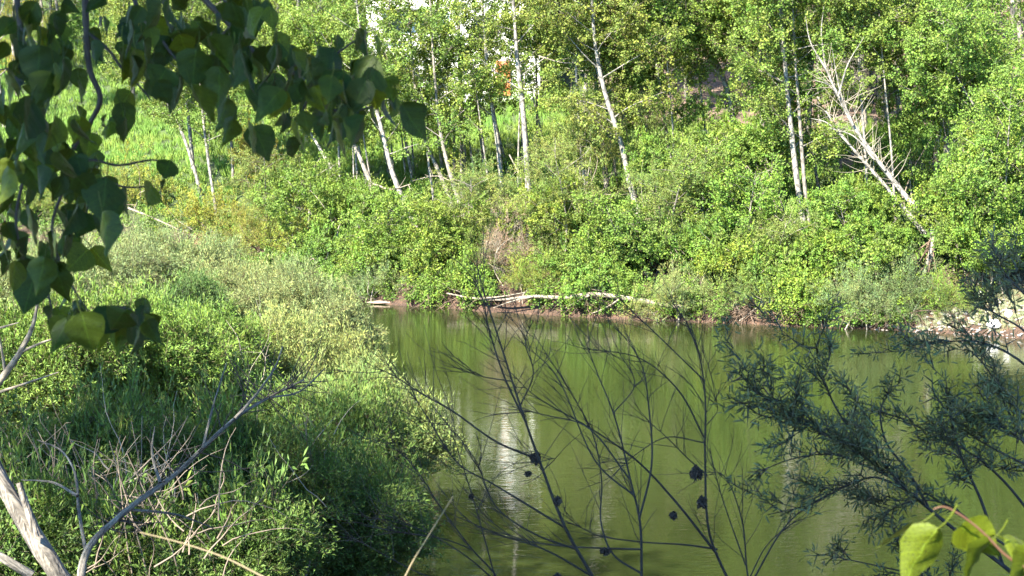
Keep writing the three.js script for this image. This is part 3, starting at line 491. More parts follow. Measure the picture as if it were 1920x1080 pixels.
// ---------------------------------------------------------------- houses behind the trees
{
  const wallM = new THREE.MeshStandardMaterial({ color: new THREE.Color(0.80, 0.78, 0.76), roughness: 0.9, map: dataTex(256, 256, (u, v) => { const k = 0.93 + 0.06 * pn(u, v, 20, 20) + 0.05 * pn(u, v, 80, 80, 3); return [k, k, k * 0.98]; }) });
  const tile = new THREE.MeshStandardMaterial({ color: new THREE.Color(0.42, 0.16, 0.08), roughness: 0.85 }), glass = new THREE.MeshStandardMaterial({ color: new THREE.Color(0.03, 0.035, 0.04), roughness: 0.08 }), frame = new THREE.MeshStandardMaterial({ color: new THREE.Color(0.6, 0.58, 0.55), roughness: 0.6 }), orange = new THREE.MeshStandardMaterial({ color: new THREE.Color(0.55, 0.16, 0.05), roughness: 0.7 }), grey = new THREE.MeshStandardMaterial({ color: new THREE.Color(0.40, 0.39, 0.38), roughness: 0.9, map: barkGrey });
  const box = (w, h, d, x, y, z) => { const g = new THREE.BoxGeometry(w, h, d); g.translate(x, y, z); return g; };
  const D = 89, x0 = (690 - 960) / FOCAL * D, x1 = (1012 - 960) / FOCAL * D, gy = ground((x0 + x1) / 2, -D) - 0.6, W = x1 - x0;
  const T = thing('white_house', 'white rendered house glimpsed between the poplars above the meadow', 'house', V((x0 + x1) / 2, gy, -D - 3));
  const raw = (n, g, m, p) => { const q = new THREE.Mesh(g, m); q.name = n; q.castShadow = q.receiveShadow = true; p.add(q); return q; };
  raw('wall', box(W, 7.2, 6, 0, 3.6, 0), wallM, T);
  const rs = new THREE.Shape([[-3.6, 0], [3.6, 0], [0, 1.9]].map(p => new THREE.Vector2(...p))), rg = new THREE.ExtrudeGeometry(rs, { depth: W + 0.8, bevelEnabled: false }); rg.translate(0, 7.203, -W / 2 - 0.4); rg.rotateY(Math.PI / 2);
  raw('roof', rg, tile, T);
  for (const [x, y] of [[-3.4, 2], [-0.9, 2], [1.6, 2], [-3.4, 4.9], [1.6, 4.9], [3.6, 4.9]]) { const w = raw('window', box(1.15, 1.4, 0.10, x, y, 3.052), frame, T); raw('pane', box(0.95, 1.2, 0.02, x, y, 3.114), glass, w); raw('sill', box(1.3, 0.08, 0.22, x, y - 0.75, 3.12), wallM, w); }
  raw('door', box(0.8, 1.9, 0.12, 2.75, 2.1, 3.064), orange, T);
  const bal = raw('balcony', box(3.0, 0.18, 1.1, -2.6, 5.9, 3.56), frame, T); raw('railing', box(3.0, 0.06, 0.06, -2.6, 6.8, 4.06), frame, bal);
  for (let i = 0; i < 11; i++) raw('baluster', box(0.035, 0.78, 0.035, -4.05 + i * 0.29, 6.38, 4.06), frame, bal);
  const b = P(1612, 130, 82), T2 = thing('stone_hut', 'small grey stone hut half hidden behind the bare leaning tree', 'hut', onGround(b.x, -82, -0.3));
  raw('wall', box(2.2, 2.9, 2, 0, 1.45, 0), grey, T2); const hs = new THREE.Shape([[-1.35, 0], [1.35, 0], [0, 0.8]].map(p => new THREE.Vector2(...p))), hg = new THREE.ExtrudeGeometry(hs, { depth: 2.4, bevelEnabled: false }); hg.translate(0, 2.903, -1.2); raw('roof', hg, grey, T2); raw('door', box(0.8, 1.8, 0.08, 0.2, 1.2, 1.043), M.dark, T2);
}

// ---------------------------------------------------------------- willows on the near bank, to the left
function nearBush(px, py, D, hw, hh, species, n, tone, label, scale = 1) {
  const at = P(px, py, D), m = px2m(D);
  return bush({ name: 'willow_bush', at, rx: hw * m * 1.2, ry: hh * m * 1.2, rz: hw * m, species, n: Math.round(n * (D < 22 ? 2.1 : 1.35)), tone, label, group: 'willow bushes on the near bank', stems: 7, stemR: 0.028, scale: D < 22 ? 0.72 : scale, upright: 0.8, lobes: 13, vary: 0.2, lumpy: true, shoots: D < 22 ? 0.04 : 0.22 });
}
for (const a of [ // px, py, D, half width, half height
  [560, 640, 42, 95, 85, 'willow', 1500, [1, 1, 0.85], 'pale willow at the tip of the promontory, over the water'],
  [440, 585, 45, 110, 80, 'willow', 1500, [1, 1, 0.85], 'pale willow behind the tip willow on the promontory'],
  [330, 545, 47, 100, 75, 'willow', 1300, [0.95, 1, 0.85], 'pale willow before the brown brush heap of the far bank'],
  [330, 620, 40, 75, 75, 'lush', 1200, [0.75, 0.85, 1], 'dark rounded willow among the pale ones'],
  [210, 540, 46, 120, 75, 'willow', 1300, [0.95, 1, 0.9], 'grey-green willow behind the dark rounded one'],
  [70, 560, 44, 120, 90, 'willow', 1300, [0.95, 1, 0.9], 'grey-green willow behind the white dead branch'],
  [560, 740, 34, 120, 110, 'willow', 1900, [1, 1.02, 0.7], 'broad willow beside the water, middle of the promontory'],
  [420, 730, 32, 120, 100, 'lush', 1700, [1.15, 1.2, 0.95], 'fresh green willow at the inland side of the broad one'],
  [240, 700, 30, 140, 100, 'lush', 1800, [1.2, 1.25, 0.95], 'fresh green willow with bare twigs below it'],
  [60, 720, 28, 140, 110, 'lush', 1700, [1.2, 1.2, 0.95], 'fresh green willow beside the white dead branch'],
  [690, 870, 27, 95, 110, 'willow', 1500, [0.85, 0.95, 0.6], 'leafy willow leaning farthest over the water, in half shade'],
  [600, 880, 25, 120, 130, 'lush', 1900, [1, 1, 1], 'dense dark willow at the water side, in shade'],
  [640, 1030, 21, 130, 130, 'lush', 1900, [1, 1, 1], 'dense willow below the shaded ones, at the foot of the slope'],
  [430, 950, 20, 150, 130, 'lush', 1900, [1.05, 1.02, 0.9], 'green willow behind the long grey dead branch'],
  [250, 900, 19, 130, 110, 'lush', 1100, [1.05, 1, 0.9], 'thin green willow among many bare twigs'],
  [60, 930, 18, 150, 120, 'lush', 1100, [1.05, 1, 0.9], 'thin green willow behind the leaning grey trunk'],
  [330, 1080, 15, 190, 100, 'lush', 1200, [0.95, 1, 1], 'shaded willow scrub under the long grey dead branch'],
  [90, 1080, 14, 150, 90, 'lush', 700, [0.95, 1, 1], 'shaded willow scrub at the foot of the leaning grey trunk'],
]) nearBush(...a);
// bare twigs inside the near thicket
for (const [px, py, D, n, len, label] of [[150, 850, 15, 40, 1.2, 'brown twiggy dead bush behind the leaning grey trunk'], [300, 900, 14, 36, 1.1, 'brown twiggy dead bush beside the long grey branch'], [560, 830, 20, 14, 1.4, 'pale bare shoots sticking up through the willow'], [440, 660, 30, 12, 1.7, 'pale bare shoots above the fresh green willow'], [280, 840, 17, 14, 1.4, 'pale forked shoots under the fresh green willow'], [530, 640, 38, 20, 2.0, 'pale bare shoots in the promontory willow']]) {
  const c = P(px, py, D), f = onGround(c.x, c.z, -0.05), T = thing('dead_bush', label, 'bush', f), tb = [];
  for (let i = 0; i < n; i++) { const a = V(c.x + rr(-0.7, 0.7), Math.max(c.y - rr(0.2, 0.9), f.y), c.z + rr(-0.5, 0.5)); tb.push(tube(wander(a, V(rr(-0.8, 0.8), rr(0.3, 1.2), rr(-0.4, 0.4)), len * rr(0.3, 1), 6, 0.34), taper(rr(0.005, 0.011), 0.002), 4, 7)); }
  for (let i = 0; i < 3; i++) part('stem', tube([f.clone(), V(c.x + rr(-0.3, 0.3), (f.y + c.y) / 2, c.z), V(c.x + rr(-0.6, 0.6), c.y + 0.3, c.z + rr(-0.3, 0.3))], taper(0.012, 0.004), 5, 8), M.twig, T);
  part('twigs', mergeGeometries(tb), D > 16 ? M.twigPale : M.twig, T, 'stuff');
}
// long grey dead branch, leaning trunk and the white snag
function line(l, D, dz = 0) { return l.map(([x, y], i) => P(x, y, D + dz * i)); }
function toGround(p) { return V(p.x, ground(p.x, p.z) - 0.1, p.z); }
{
  const main = line([[150, 1110], [165, 1030], [240, 955], [330, 888], [440, 785], [505, 745], [570, 712]], 10, 0.15); main.unshift(toGround(main[0]));
  let T = thing('grey_dead_branch', 'long grey dead branch slanting up across the near willows', 'branch', main[0].clone());
  part('stem', tube(main, taper(0.030, 0.006), 8, 34, 0.2), M.grey, T);
  for (const [l, r] of [[[[160, 1030], [148, 960], [140, 885], [115, 845], [70, 825]], 0.014], [[[440, 785], [480, 740], [515, 690], [530, 650]], 0.012], [[[380, 840], [400, 760], [425, 680]], 0.01], [[[300, 905], [285, 850], [290, 800]], 0.012], [[[240, 955], [330, 965], [400, 990]], 0.012], [[[505, 745], [560, 735], [610, 690]], 0.008], [[[145, 930], [100, 905], [40, 900]], 0.012]]) part('side_branch', tube(line(l, 10.3, 0.15), taper(r, 0.004), 6, 14, 0.15), M.grey, T);
  const tw = []; for (let i = 0; i < 60; i++) { const q = along(main, rr(0.35, 1)); tw.push(tube(wander(q, V(rr(-0.6, 0.8), rr(-0.3, 1), rr(-0.3, 0.3)), rr(0.15, 0.5), 4, 0.25), taper(0.005, 0.002), 3, 5)); } part('twigs', mergeGeometries(tw), M.twigDark, T, 'stuff');
  const tr = line([[-30, 830], [5, 905], [50, 985], [105, 1070], [125, 1110]], 11).reverse(); tr.unshift(toGround(tr[0]));
  T = thing('leaning_grey_trunk', 'thick mottled grey trunk leaning out of the near thicket', 'tree', tr[0].clone());
  part('trunk', tube(tr, taper(0.085, 0.05), 10, 22, 0.22), M.grey, T);
  part('side_branch', tube(line([[70, 1005], [50, 950], [35, 905]], 10.9), taper(0.035, 0.02), 7, 8, 0.2), M.grey, T);
  part('side_branch', tube(line([[60, 1080], [20, 1055], [-20, 1035]], 10.7), taper(0.035, 0.03), 7, 8, 0.2), M.grey, T);
  const wh = line([[-40, 780], [0, 715], [35, 665], [62, 610], [72, 555]], 15); wh.unshift(toGround(P(-60, 900, 15)));
  T = thing('white_snag', 'thin white dead branch rising beside the near willows', 'branch', wh[0].clone());
  part('stem', tube(wh, taper(0.05, 0.012), 7, 20, 0.2), M.dead, T);
  for (const l of [[[40, 660], [85, 640], [135, 628]], [[0, 735], [60, 715], [110, 698]], [[-20, 620], [10, 612], [35, 605]], [[10, 700], [0, 640], [-10, 600]]]) part('side_branch', tube(line(l, 15), taper(0.016, 0.006), 5, 8), M.dead, T);
}
// ---------------------------------------------------------------- bare shrubs before the water
const BARE = [
  ['bare grey shrub with a long slanting main stem and dried clumps', [
    [[[1150, 1150], [1110, 1080], [1060, 990], [1010, 860], [975, 760], [940, 650], [908, 550], [894, 495]], 0.017], [[[985, 790], [945, 705], [915, 610], [905, 560], [885, 520]], 0.008], [[[1010, 862], [930, 828], [850, 772], [790, 738], [730, 700], [700, 690]], 0.009], [[[1060, 990], [970, 935], [920, 905], [860, 870], [800, 780], [770, 735]], 0.009],
    [[[1080, 1030], [1000, 1000], [930, 950], [890, 860], [810, 760]], 0.008], [[[975, 762], [1000, 700], [985, 640], [1000, 600]], 0.006], [[[1020, 880], [1040, 860], [1000, 870]], 0.004], [[[960, 715], [900, 705], [860, 690]], 0.005], [[[1110, 1080], [1020, 1030], [930, 1000], [860, 970]], 0.009]]],
  ['bare grey shrub with forked upright stems', [
    [[[1205, 1160], [1203, 1080], [1200, 980], [1182, 900], [1152, 780], [1120, 700], [1095, 632]], 0.014], [[[1198, 975], [1222, 870], [1216, 760], [1205, 690], [1170, 620]], 0.009], [[[1202, 1075], [1150, 1040], [1127, 980], [1128, 900], [1110, 810], [1060, 720], [1000, 625]], 0.009], [[[1182, 900], [1100, 800], [1030, 780], [985, 770]], 0.007], [[[1190, 930], [1120, 870], [1040, 700], [975, 640]], 0.008], [[[1203, 1030], [1130, 1028], [1040, 1022], [960, 1005], [900, 960]], 0.009], [[[1150, 775], [1190, 720], [1160, 660]], 0.005]]],
  ['bare grey shrub with a straight dark upright stem hung with dried clumps', [
    [[[1400, 1160], [1362, 1080], [1330, 1000], [1322, 860], [1322, 740], [1310, 660], [1292, 600]], 0.015], [[[1345, 1040], [1262, 935], [1192, 862], [1110, 805], [1000, 740], [960, 700]], 0.011], [[[1320, 820], [1272, 732], [1200, 672], [1112, 655]], 0.008], [[[1322, 715], [1260, 655], [1205, 602], [1180, 580]], 0.006], [[[1320, 830], [1250, 820], [1195, 850], [1160, 880]], 0.006], [[[1345, 1030], [1290, 1022], [1190, 1015], [1110, 1000], [1050, 960]], 0.009], [[[1312, 665], [1290, 610], [1262, 570]], 0.005], [[[1325, 890], [1290, 860], [1250, 820], [1215, 790]], 0.006], [[[1322, 800], [1345, 770], [1340, 740]], 0.004]]],
  ['thin bare shrub with an arching stem between straight stem and willow', [[[[1420, 1160], [1402, 1080], [1390, 970], [1355, 890], [1325, 885]], 0.010], [[[1398, 1060], [1350, 920], [1330, 840]], 0.006], [[[1405, 1100], [1470, 990], [1520, 945], [1600, 905]], 0.008], [[[1402, 1090], [1440, 1020], [1500, 970]], 0.006]]],
  ['low bare shrub with fanned dark stems against the willow edge', [[[[960, 1150], [930, 1080], [885, 1030], [825, 950], [780, 880], [740, 840], [700, 810]], 0.011], [[[940, 1100], [870, 1040], [780, 990], [700, 970]], 0.008], [[[930, 1090], [900, 980], [870, 880], [850, 820]], 0.007], [[[885, 1030], [830, 1010], [760, 1000], [680, 985]], 0.006], [[[950, 1120], [800, 1080], [720, 1040], [650, 1000]], 0.007]]],
];
BARE.forEach(([label, list], k) => {
  const D = 7.4 + k * 0.35, all = list.map(([l]) => line(l, D, (k % 2 ? 0.05 : -0.04))), foot = toGround(all[0][0]); all[0].unshift(foot);
  const T = thing('bare_shrub', label, 'shrub', foot.clone(), 'bare shrubs before the water');
  all.forEach((p, i) => part(i ? 'branch' : 'stem', tube(p, taper(list[i][1] * 0.66, 0.0018), 6, p.length * 5, 0.15), M.twigDark, T));
  const tw = [];
  for (const p of all) { const n = Math.round(p.length * 2.6); for (let i = 0; i < n; i++) { const u = rr(0.35, 0.98), q = along(p, u), d = along(p, Math.min(1, u + 0.03)).sub(q).normalize().add(V(rr(-0.9, 0.9), rr(-0.3, 0.7), rr(-0.6, 0.6))); const w = wander(q, d, rr(0.08, 0.42), 4, 0.22); tw.push(tube(w, taper(0.0022, 0.001), 3, 5)); if (rnd() < 0.5) tw.push(tube(wander(w[2], d.add(V(rr(-0.6, 0.6), rr(-0.3, 0.6), 0)), rr(0.05, 0.2), 3, 0.25), taper(0.002, 0.001), 3, 4)); } }
  part('twigs', mergeGeometries(tw), M.twigDark, T, 'stuff');
});
for (const [px, py, w, h, D, label] of [[1006, 852, 16, 26, 7.35, 'dried brown clump caught on the long slanting stem'], [1046, 935, 13, 20, 7.3, 'round dried clump beside the slanting stem, lower down'], [990, 886, 14, 12, 7.4, 'small dried clump below the caught one on the slanting stem'], [1305, 880, 18, 32, 8.05, 'long dried clump hanging on the straight dark stem'], [1316, 936, 18, 24, 8.0, 'wide dried clump hanging just below the long one'], [1262, 963, 12, 18, 8.0, 'pale dried clump hanging on a side branch'], [1135, 1030, 22, 16, 7.7, 'dried clump at the crossing of the low branches'], [884, 928, 10, 14, 7.5, 'small dried clump on the fanned stems'], [1045, 1078, 16, 14, 7.4, 'dried clump near the foot of the slanting stem']]) {
  const c = P(px, py, D), m = px2m(D), B = new Leaves();
  for (let i = 0; i < 90; i++) { const d = rdir(), p = V(c.x + d.x * w * m * 0.4 * rnd(), c.y + d.y * h * m * 0.4 * rnd(), c.z + d.z * w * m * 0.4 * rnd()), k = rr(0.5, 1.3); B.leaf(p, rdir().multiplyScalar(0.45).add(V(0, -0.8, 0)), rdir(), h * m * rr(0.35, 0.7), w * m * rr(0.4, 0.7), [0.06 * k, 0.043 * k, 0.03 * k], 0.3); }
  const g = B.build(); g.translate(-c.x, -c.y, -c.z); const o = top('dried_clump', g, new THREE.MeshStandardMaterial({ vertexColors: true, roughness: 0.95, side: THREE.DoubleSide }), label, 'debris', 'dried clumps on the bare shrubs'); o.position.copy(c);
}
// ---------------------------------------------------------------- willow boughs at the right
{
  const wl = three(() => spray({ n: 15, L: 0.15, len: 0.058, wid: 0.0125, spread: 0.8, droop: 0.05, out: 0.55, upn: 0.3, col: [0.118, 0.132, 0.052], vary: 0.3, side: 2, rich: true, twigCol: [0.06, 0.06, 0.03] }));
  const root = onGround(4.6, -8.6, -0.1), T = thing('grey_willow', 'grey-green willow with narrow leaves reaching over the water in shade', 'willow', root.clone());
  const B = [
    [[[1990, 1150], [1880, 1060], [1780, 985], [1700, 920], [1610, 850], [1500, 788], [1424, 738]], 0.014], [[[1700, 915], [1640, 855], [1590, 800], [1560, 750], [1540, 700], [1516, 652]], 0.009], [[[1740, 950], [1700, 880], [1662, 830], [1652, 765], [1690, 712]], 0.009], [[[1690, 905], [1620, 872], [1560, 852], [1480, 862], [1408, 892]], 0.008],
    [[[1720, 930], [1640, 895], [1590, 910], [1520, 945], [1440, 965]], 0.007], [[[1880, 1060], [1840, 940], [1800, 850], [1780, 760], [1772, 700]], 0.010], [[[1980, 740], [1900, 668], [1830, 640], [1735, 646]], 0.009], [[[1960, 900], [1895, 780], [1850, 690], [1800, 640]], 0.009], [[[1990, 620], [1930, 560], [1890, 520], [1860, 480]], 0.009], [[[1985, 700], [1920, 620], [1870, 590], [1845, 575]], 0.008],
    [[[1960, 1000], [1880, 900], [1820, 850], [1720, 800], [1660, 780]], 0.009], [[[1980, 940], [1920, 830], [1860, 790], [1790, 740]], 0.008], [[[1980, 1080], [1850, 1000], [1760, 940], [1680, 950], [1640, 990]], 0.008], [[[1880, 1150], [1760, 1090], [1640, 1060], [1545, 1040]], 0.008], [[[1970, 820], [1900, 760], [1860, 730]], 0.008], [[[1990, 900], [1900, 860], [1800, 800], [1740, 720]], 0.008]];
  const mats = [], cols = [];
  B.forEach(([l, r], k) => {
    const D = 8 + (k * 0.37) % 1.3, p = line(l, D, 0.03); if (k === 0) { p.unshift(root); }
    part('branch', tube(p, taper(r, 0.0025), 6, p.length * 5, 0.1), M.twigDark, T);
    const c = new THREE.CatmullRomCurve3(p, false, 'centripetal'), Ln = c.getLength(), side = Math.round(Ln * (k === 0 ? 4 : 4.6));
    const put = (q, d, s) => { mats.push(placed(q, d, s)); cols.push(tint(0.2)); };
    for (let i = 0; i < side; i++) {
      const u = rr(k === 0 ? 0.45 : 0.25, 0.97), q = c.getPoint(u), tg = c.getTangent(u), d = tg.clone().add(V(rr(-0.9, 0.9), rr(-0.5, 0.8), rr(-0.8, 0.8))), w = wander(q, d, rr(0.12, 0.42), 4, 0.2);
      part('side_twig', tube(w, taper(0.003, 0.0015), 3, 4), M.twigDark, T);
      for (let j = 0; j < 5; j++) { const e = along(w, 0.25 + j * 0.18); put(e, w[4].clone().sub(w[0]).normalize().add(V(rr(-0.5, 0.5), rr(-0.3, 0.6), rr(-0.5, 0.5))), rr(0.6, 1.1)); }
    }
    for (let i = 0; i < Ln * 8; i++) { const u = rr(k === 0 ? 0.5 : 0.3, 1), q = c.getPoint(u); put(q, c.getTangent(u).add(V(rr(-0.8, 0.8), rr(-0.5, 0.8), rr(-0.8, 0.8))), rr(0.6, 1.1)); }
  });
  copies('foliage', wl[0], leafMat(0.25, 0.45), mats, cols, T);
}
// ---------------------------------------------------------------- big poplars of the near bank: crowns over the lens, boughs hanging into view
function poplarLeaf(seedBend, fold) {                                            // about 6 cm, stalk at the origin, blade hanging along -y
  const rows = [[0, 0.05], [0.06, 0.42], [0.16, 0.82], [0.30, 1.0], [0.45, 0.93], [0.60, 0.70], [0.75, 0.42], [0.88, 0.18], [1.0, 0]], L = 0.068, W = 0.027 + 0.005 * Math.sin(seedBend * 31), wav = 0.12 * Math.sin(fold * 40), pos = [], uvs = [], idx = [];
  const z = (t, w) => -fold * Math.abs(w) * W + seedBend * t * t * L + 0.0016 * Math.sin(t * 17 + w * 5);
  for (const [t, w] of rows) for (const q of [-1, -0.5, 0, 0.5, 1]) { const ww = w * q * (1 + 0.07 * Math.sin(t * 70 + seedBend * 40) + wav * Math.sin(t * 9 + q * 2)); uvs.push(q * 0.5 * w + 0.5, t); pos.push(ww * W, -0.03 - t * L + (t < 0.1 ? Math.abs(q) * 0.006 * w : 0), z(t, ww)); }
  for (let i = 0; i < rows.length - 1; i++) for (let k = 0; k < 4; k++) { const a = i * 5 + k, b = a + 5; idx.push(a, b, a + 1, a + 1, b, b + 1); }
  const blade = new THREE.BufferGeometry(); blade.setAttribute('position', new THREE.Float32BufferAttribute(pos, 3)); blade.setAttribute('uv', new THREE.Float32BufferAttribute(uvs, 2)); blade.setIndex(idx); blade.computeVertexNormals();
  const st = tube([V(0, 0, 0), V(0.002, -0.016, 0.002), V(0, -0.032, 0)], taper(0.0011, 0.0009), 4, 3); const sn = st.toNonIndexed(), bn = blade.toNonIndexed();
  return mergeGeometries([bn, sn]);
}
const veins = dataTex(256, 256, (u, v) => {
  const x = Math.abs(u - 0.5) * 2, a = (v * 7 + 0.2 - x * 1.9) % 1, f = Math.abs((a + 1) % 1 - 0.5) * 2;
  let k = 0.78 + 0.12 * pn(u, v, 30, 30) + 0.08 * pn(u, v, 90, 90, 3); if (x < 0.025) k += 0.35; else if (f > 0.9) k += 0.2 * (f - 0.9) * 10; if (pn(u, v, 40, 40, 6) > 0.4) k *= 0.6;
  return [k * 1.04, k, k * 0.95];
});
const leafGeo = [[0.1, 0.25], [0.25, 0.15], [-0.15, 0.3], [0.35, 0.4], [0.0, 0.12], [0.2, 0.5], [0.5, 0.2], [-0.3, 0.35], [0.15, 0.7]].map(a => poplarLeaf(...a));
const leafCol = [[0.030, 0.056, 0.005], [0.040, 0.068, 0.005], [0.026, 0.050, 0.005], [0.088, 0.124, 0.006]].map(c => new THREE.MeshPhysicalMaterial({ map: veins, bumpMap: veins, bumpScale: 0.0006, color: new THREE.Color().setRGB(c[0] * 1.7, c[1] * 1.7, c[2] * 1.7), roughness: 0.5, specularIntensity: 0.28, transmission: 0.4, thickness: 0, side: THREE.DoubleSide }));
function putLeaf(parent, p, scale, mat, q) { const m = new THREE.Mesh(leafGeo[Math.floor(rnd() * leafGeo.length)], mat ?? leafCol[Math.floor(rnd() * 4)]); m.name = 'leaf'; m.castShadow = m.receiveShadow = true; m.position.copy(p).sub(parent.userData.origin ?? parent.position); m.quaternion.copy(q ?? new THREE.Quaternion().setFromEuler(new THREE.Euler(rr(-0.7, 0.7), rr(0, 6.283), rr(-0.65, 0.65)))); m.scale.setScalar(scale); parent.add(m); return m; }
function bigPoplar(foot, crownC, R, n, label) {
  const T = thing('big_poplar', label, 'tree', foot.clone());
  const mid = V((foot.x * 2 + crownC.x) / 3, (foot.y + crownC.y) / 2, (foot.z * 2 + crownC.z) / 3);
  const pts = [foot.clone().add(V(0, -0.2, 0)), mid, crownC.clone(), crownC.clone().add(V(0, R.y * 0.9, 0))];
  part('trunk', tube(pts, t => 0.26 * (1 - 0.85 * t), 10, 20, 0.15), M.grey, T);
  for (let i = 0; i < 14; i++) { const d = rdir(); d.y = Math.abs(d.y) * 0.5 - 0.1; const a = along(pts, rr(0.5, 0.9)); part('limb', tube([a, a.clone().lerp(crownC.clone().add(V(d.x * R.x * 0.9, d.y * R.y * 0.9, d.z * R.z * 0.9)), 0.5).add(V(0, 0.3, 0)), crownC.clone().add(V(d.x * R.x * 0.9, d.y * R.y * 0.9, d.z * R.z * 0.9))], taper(0.07, 0.012), 5, 8), M.grey, T); }
  const mats = [], cols = []; for (let i = 0; i < n; i++) { const d = rdir(), f = Math.pow(rnd(), 0.45); mats.push(placed(V(crownC.x + d.x * R.x * f, crownC.y + d.y * R.y * f, crownC.z + d.z * R.z * f), rdir().add(V(0, -0.2, 0)), rr(0.7, 1.2))); cols.push(tint(0.2)); }
  copies('crown', S.poplar[0], M.leaf, mats, cols, T);
  return T;
}
const overhang = bigPoplar(onGround(-5.5, -1.5), V(-3.2, 11.6, -1.7), V(3.4, 2.6, 2.4), 2600, 'poplar of the near bank whose leafy boughs hang down in front of the view');
bigPoplar(onGround(-8, -5), V(-3.9, 13, -4.2), V(6.2, 2.8, 3.6), 2000, 'tall poplar of the near bank standing beside the one with hanging boughs');
bigPoplar(onGround(-13, -12), V(-11.4, 13.2, -10.4), V(3.3, 3.6, 5), 900, 'tall poplar of the near bank farther along the willows');
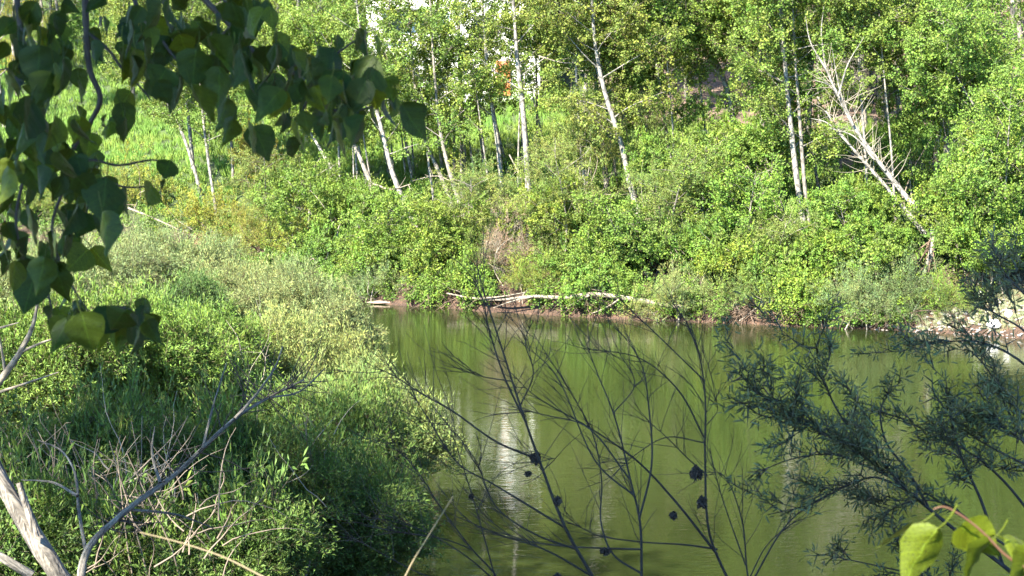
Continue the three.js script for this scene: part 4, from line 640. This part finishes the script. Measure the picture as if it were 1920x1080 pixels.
{
  const boughs = [
    [[[150, -260], [158, -60], [162, 60], [168, 130], [188, 185], [172, 225], [132, 290], [128, 330], [98, 420], [108, 480], [140, 545], [170, 590]], 0.009, 3.5], [[[40, -240], [30, -40], [40, 60], [60, 150], [70, 240], [45, 330], [30, 420], [50, 500], [90, 560]], 0.008, 3.3], [[[300, -240], [340, -60], [385, 0], [425, 40], [480, 100], [545, 130], [580, 180], [640, 210], [700, 200]], 0.009, 3.6], [[[480, 100], [540, 120], [600, 118], [660, 80], [690, 60]], 0.004, 3.6],
    [[[230, -240], [240, -60], [260, 20], [300, 70], [340, 120], [400, 140]], 0.007, 3.4], [[[162, 60], [200, 90], [230, 130], [260, 160], [285, 190]], 0.004, 3.5], [[[128, 320], [170, 300], [220, 310], [290, 300], [320, 310]], 0.004, 3.5], [[[108, 480], [90, 530], [100, 590], [110, 620]], 0.004, 3.4], [[[170, 590], [220, 575], [260, 590], [285, 605]], 0.004, 3.45], [[[132, 340], [180, 330], [230, 350], [280, 350]], 0.004, 3.5], [[[360, -200], [400, -60], [420, 0], [450, 20], [480, 40]], 0.006, 3.5], [[[580, 180], [560, 220], [540, 250]], 0.003, 3.6]];
  const B = boughs.map(([l, r, D]) => [line(l, D), r]);
  const bough = B.map(([p, r]) => part('bough', tube(p, taper(r, 0.0018), 6, p.length * 5, 0.1), M.twigDark, overhang));
  const O = overhang.position;
  for (let i = 0; i < B.length; i++) { if (i !== 3 && boughs[i][0][0][1] < 0) { const s = B[i][0][0], e = along([V(-5.5, 3, -1.5), V(-4.8, 8.4, -1.6), V(-3.2, 11.6, -1.7)], 0.75 + 0.02 * i); part('bough', tube([e, e.clone().lerp(s, 0.5).add(V(0, 0.3, 0)), s], taper(0.03, boughs[i][1]), 6, 10), M.twigDark, overhang); } }
  const C = [[60, 50, 70, 55, 15], [40, 170, 60, 65, 13], [125, 110, 60, 60, 11], [45, 290, 65, 75, 15], [140, 260, 70, 55, 12], [60, 420, 70, 65, 15], [170, 360, 70, 45, 13], [100, 520, 40, 45, 6], [210, 585, 85, 40, 15], [265, 590, 35, 30, 5], [120, 600, 35, 35, 5], [300, 40, 75, 55, 15], [225, 50, 60, 55, 10], [340, 100, 75, 55, 12], [425, 50, 60, 55, 11], [460, 5, 50, 30, 7], [500, 110, 55, 50, 10], [560, 190, 60, 50, 13], [620, 110, 55, 50, 10], [650, 195, 55, 60, 13], [725, 150, 25, 50, 6], [690, 60, 20, 25, 3], [455, 215, 18, 30, 3], [425, 165, 12, 20, 2], [340, 165, 5, 4, 1], [328, 310, 4, 4, 1], [296, 352, 6, 5, 2], [530, 262, 6, 4, 1], [270, 165, 18, 30, 3], [215, 215, 20, 40, 4], [160, 470, 25, 20, 3], [745, 190, 8, 18, 2], [380, 80, 40, 40, 6], [20, 480, 40, 40, 6]];
  let n = 0;
  for (const [cx, cy, rx, ry, m] of C) for (let i = 0; i < m && n < 300; i++) {
    const a = rr(0, 6.283), f = Math.sqrt(rnd()), D = rr(2.6, 3.6); putLeaf(overhang, P(cx + Math.cos(a) * rx * f, cy - 25 + Math.sin(a) * ry * f, D), rr(0.62, 1.18)); n++;
  }
  const mats = [], cols = [];
  for (let i = 0; i < 190; i++) { const [cx, cy, rx, ry, m] = C[Math.floor(rnd() * 22)]; if (m < 8) continue; const a = rr(0, 6.283), f = Math.sqrt(rnd()); mats.push(new THREE.Matrix4().compose(P(cx + Math.cos(a) * rx * f, cy - 25 + Math.sin(a) * ry * f, rr(3.5, 4.3)), new THREE.Quaternion().setFromEuler(new THREE.Euler(rr(-0.7, 0.7), rr(0, 6.28), rr(-0.65, 0.65))), V(1, 1, 1).multiplyScalar(rr(0.7, 1.2)))); cols.push(new THREE.Color(1, 1, 1)); }
  copies('foliage', leafGeo[0], leafCol[1], mats, cols, overhang);
}
// sunlit sapling leaves at the lower right
{
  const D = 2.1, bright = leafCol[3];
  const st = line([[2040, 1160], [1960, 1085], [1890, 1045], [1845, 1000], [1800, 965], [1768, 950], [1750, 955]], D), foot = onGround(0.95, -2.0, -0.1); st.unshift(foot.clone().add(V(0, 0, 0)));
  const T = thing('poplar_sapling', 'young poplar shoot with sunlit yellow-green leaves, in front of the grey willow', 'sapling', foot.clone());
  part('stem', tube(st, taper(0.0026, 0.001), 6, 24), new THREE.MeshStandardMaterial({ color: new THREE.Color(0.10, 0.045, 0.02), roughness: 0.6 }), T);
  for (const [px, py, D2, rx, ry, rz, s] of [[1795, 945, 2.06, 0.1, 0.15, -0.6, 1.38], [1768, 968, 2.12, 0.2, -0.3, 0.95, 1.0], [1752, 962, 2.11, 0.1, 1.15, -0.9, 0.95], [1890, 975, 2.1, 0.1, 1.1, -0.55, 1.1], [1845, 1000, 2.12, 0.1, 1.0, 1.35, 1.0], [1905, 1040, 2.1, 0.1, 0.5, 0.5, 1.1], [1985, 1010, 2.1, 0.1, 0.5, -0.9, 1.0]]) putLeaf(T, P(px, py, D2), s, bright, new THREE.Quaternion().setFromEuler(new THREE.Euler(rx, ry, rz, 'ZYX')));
  for (const [l, D3, label] of [[[[560, 1120], [490, 1080], [420, 1045], [340, 1018], [262, 998]], 2.6, 'blurred dry grass stalk slanting before the willow scrub'], [[[740, 1140], [765, 1070], [800, 1010], [850, 930]], 2.9, 'blurred dry grass stalk before the water']]) {
    const p = line(l, D3); p.unshift(toGround(P(l[0][0] - 20, 1400, D3))); const G = thing('dry_grass_stalk', label, 'grass', p[0].clone(), 'dry grass stalks'); part('stalk', tube(p, taper(0.0022, 0.0009), 5, 24), M.straw, G);
  }
}
renderer.render(scene, camera);
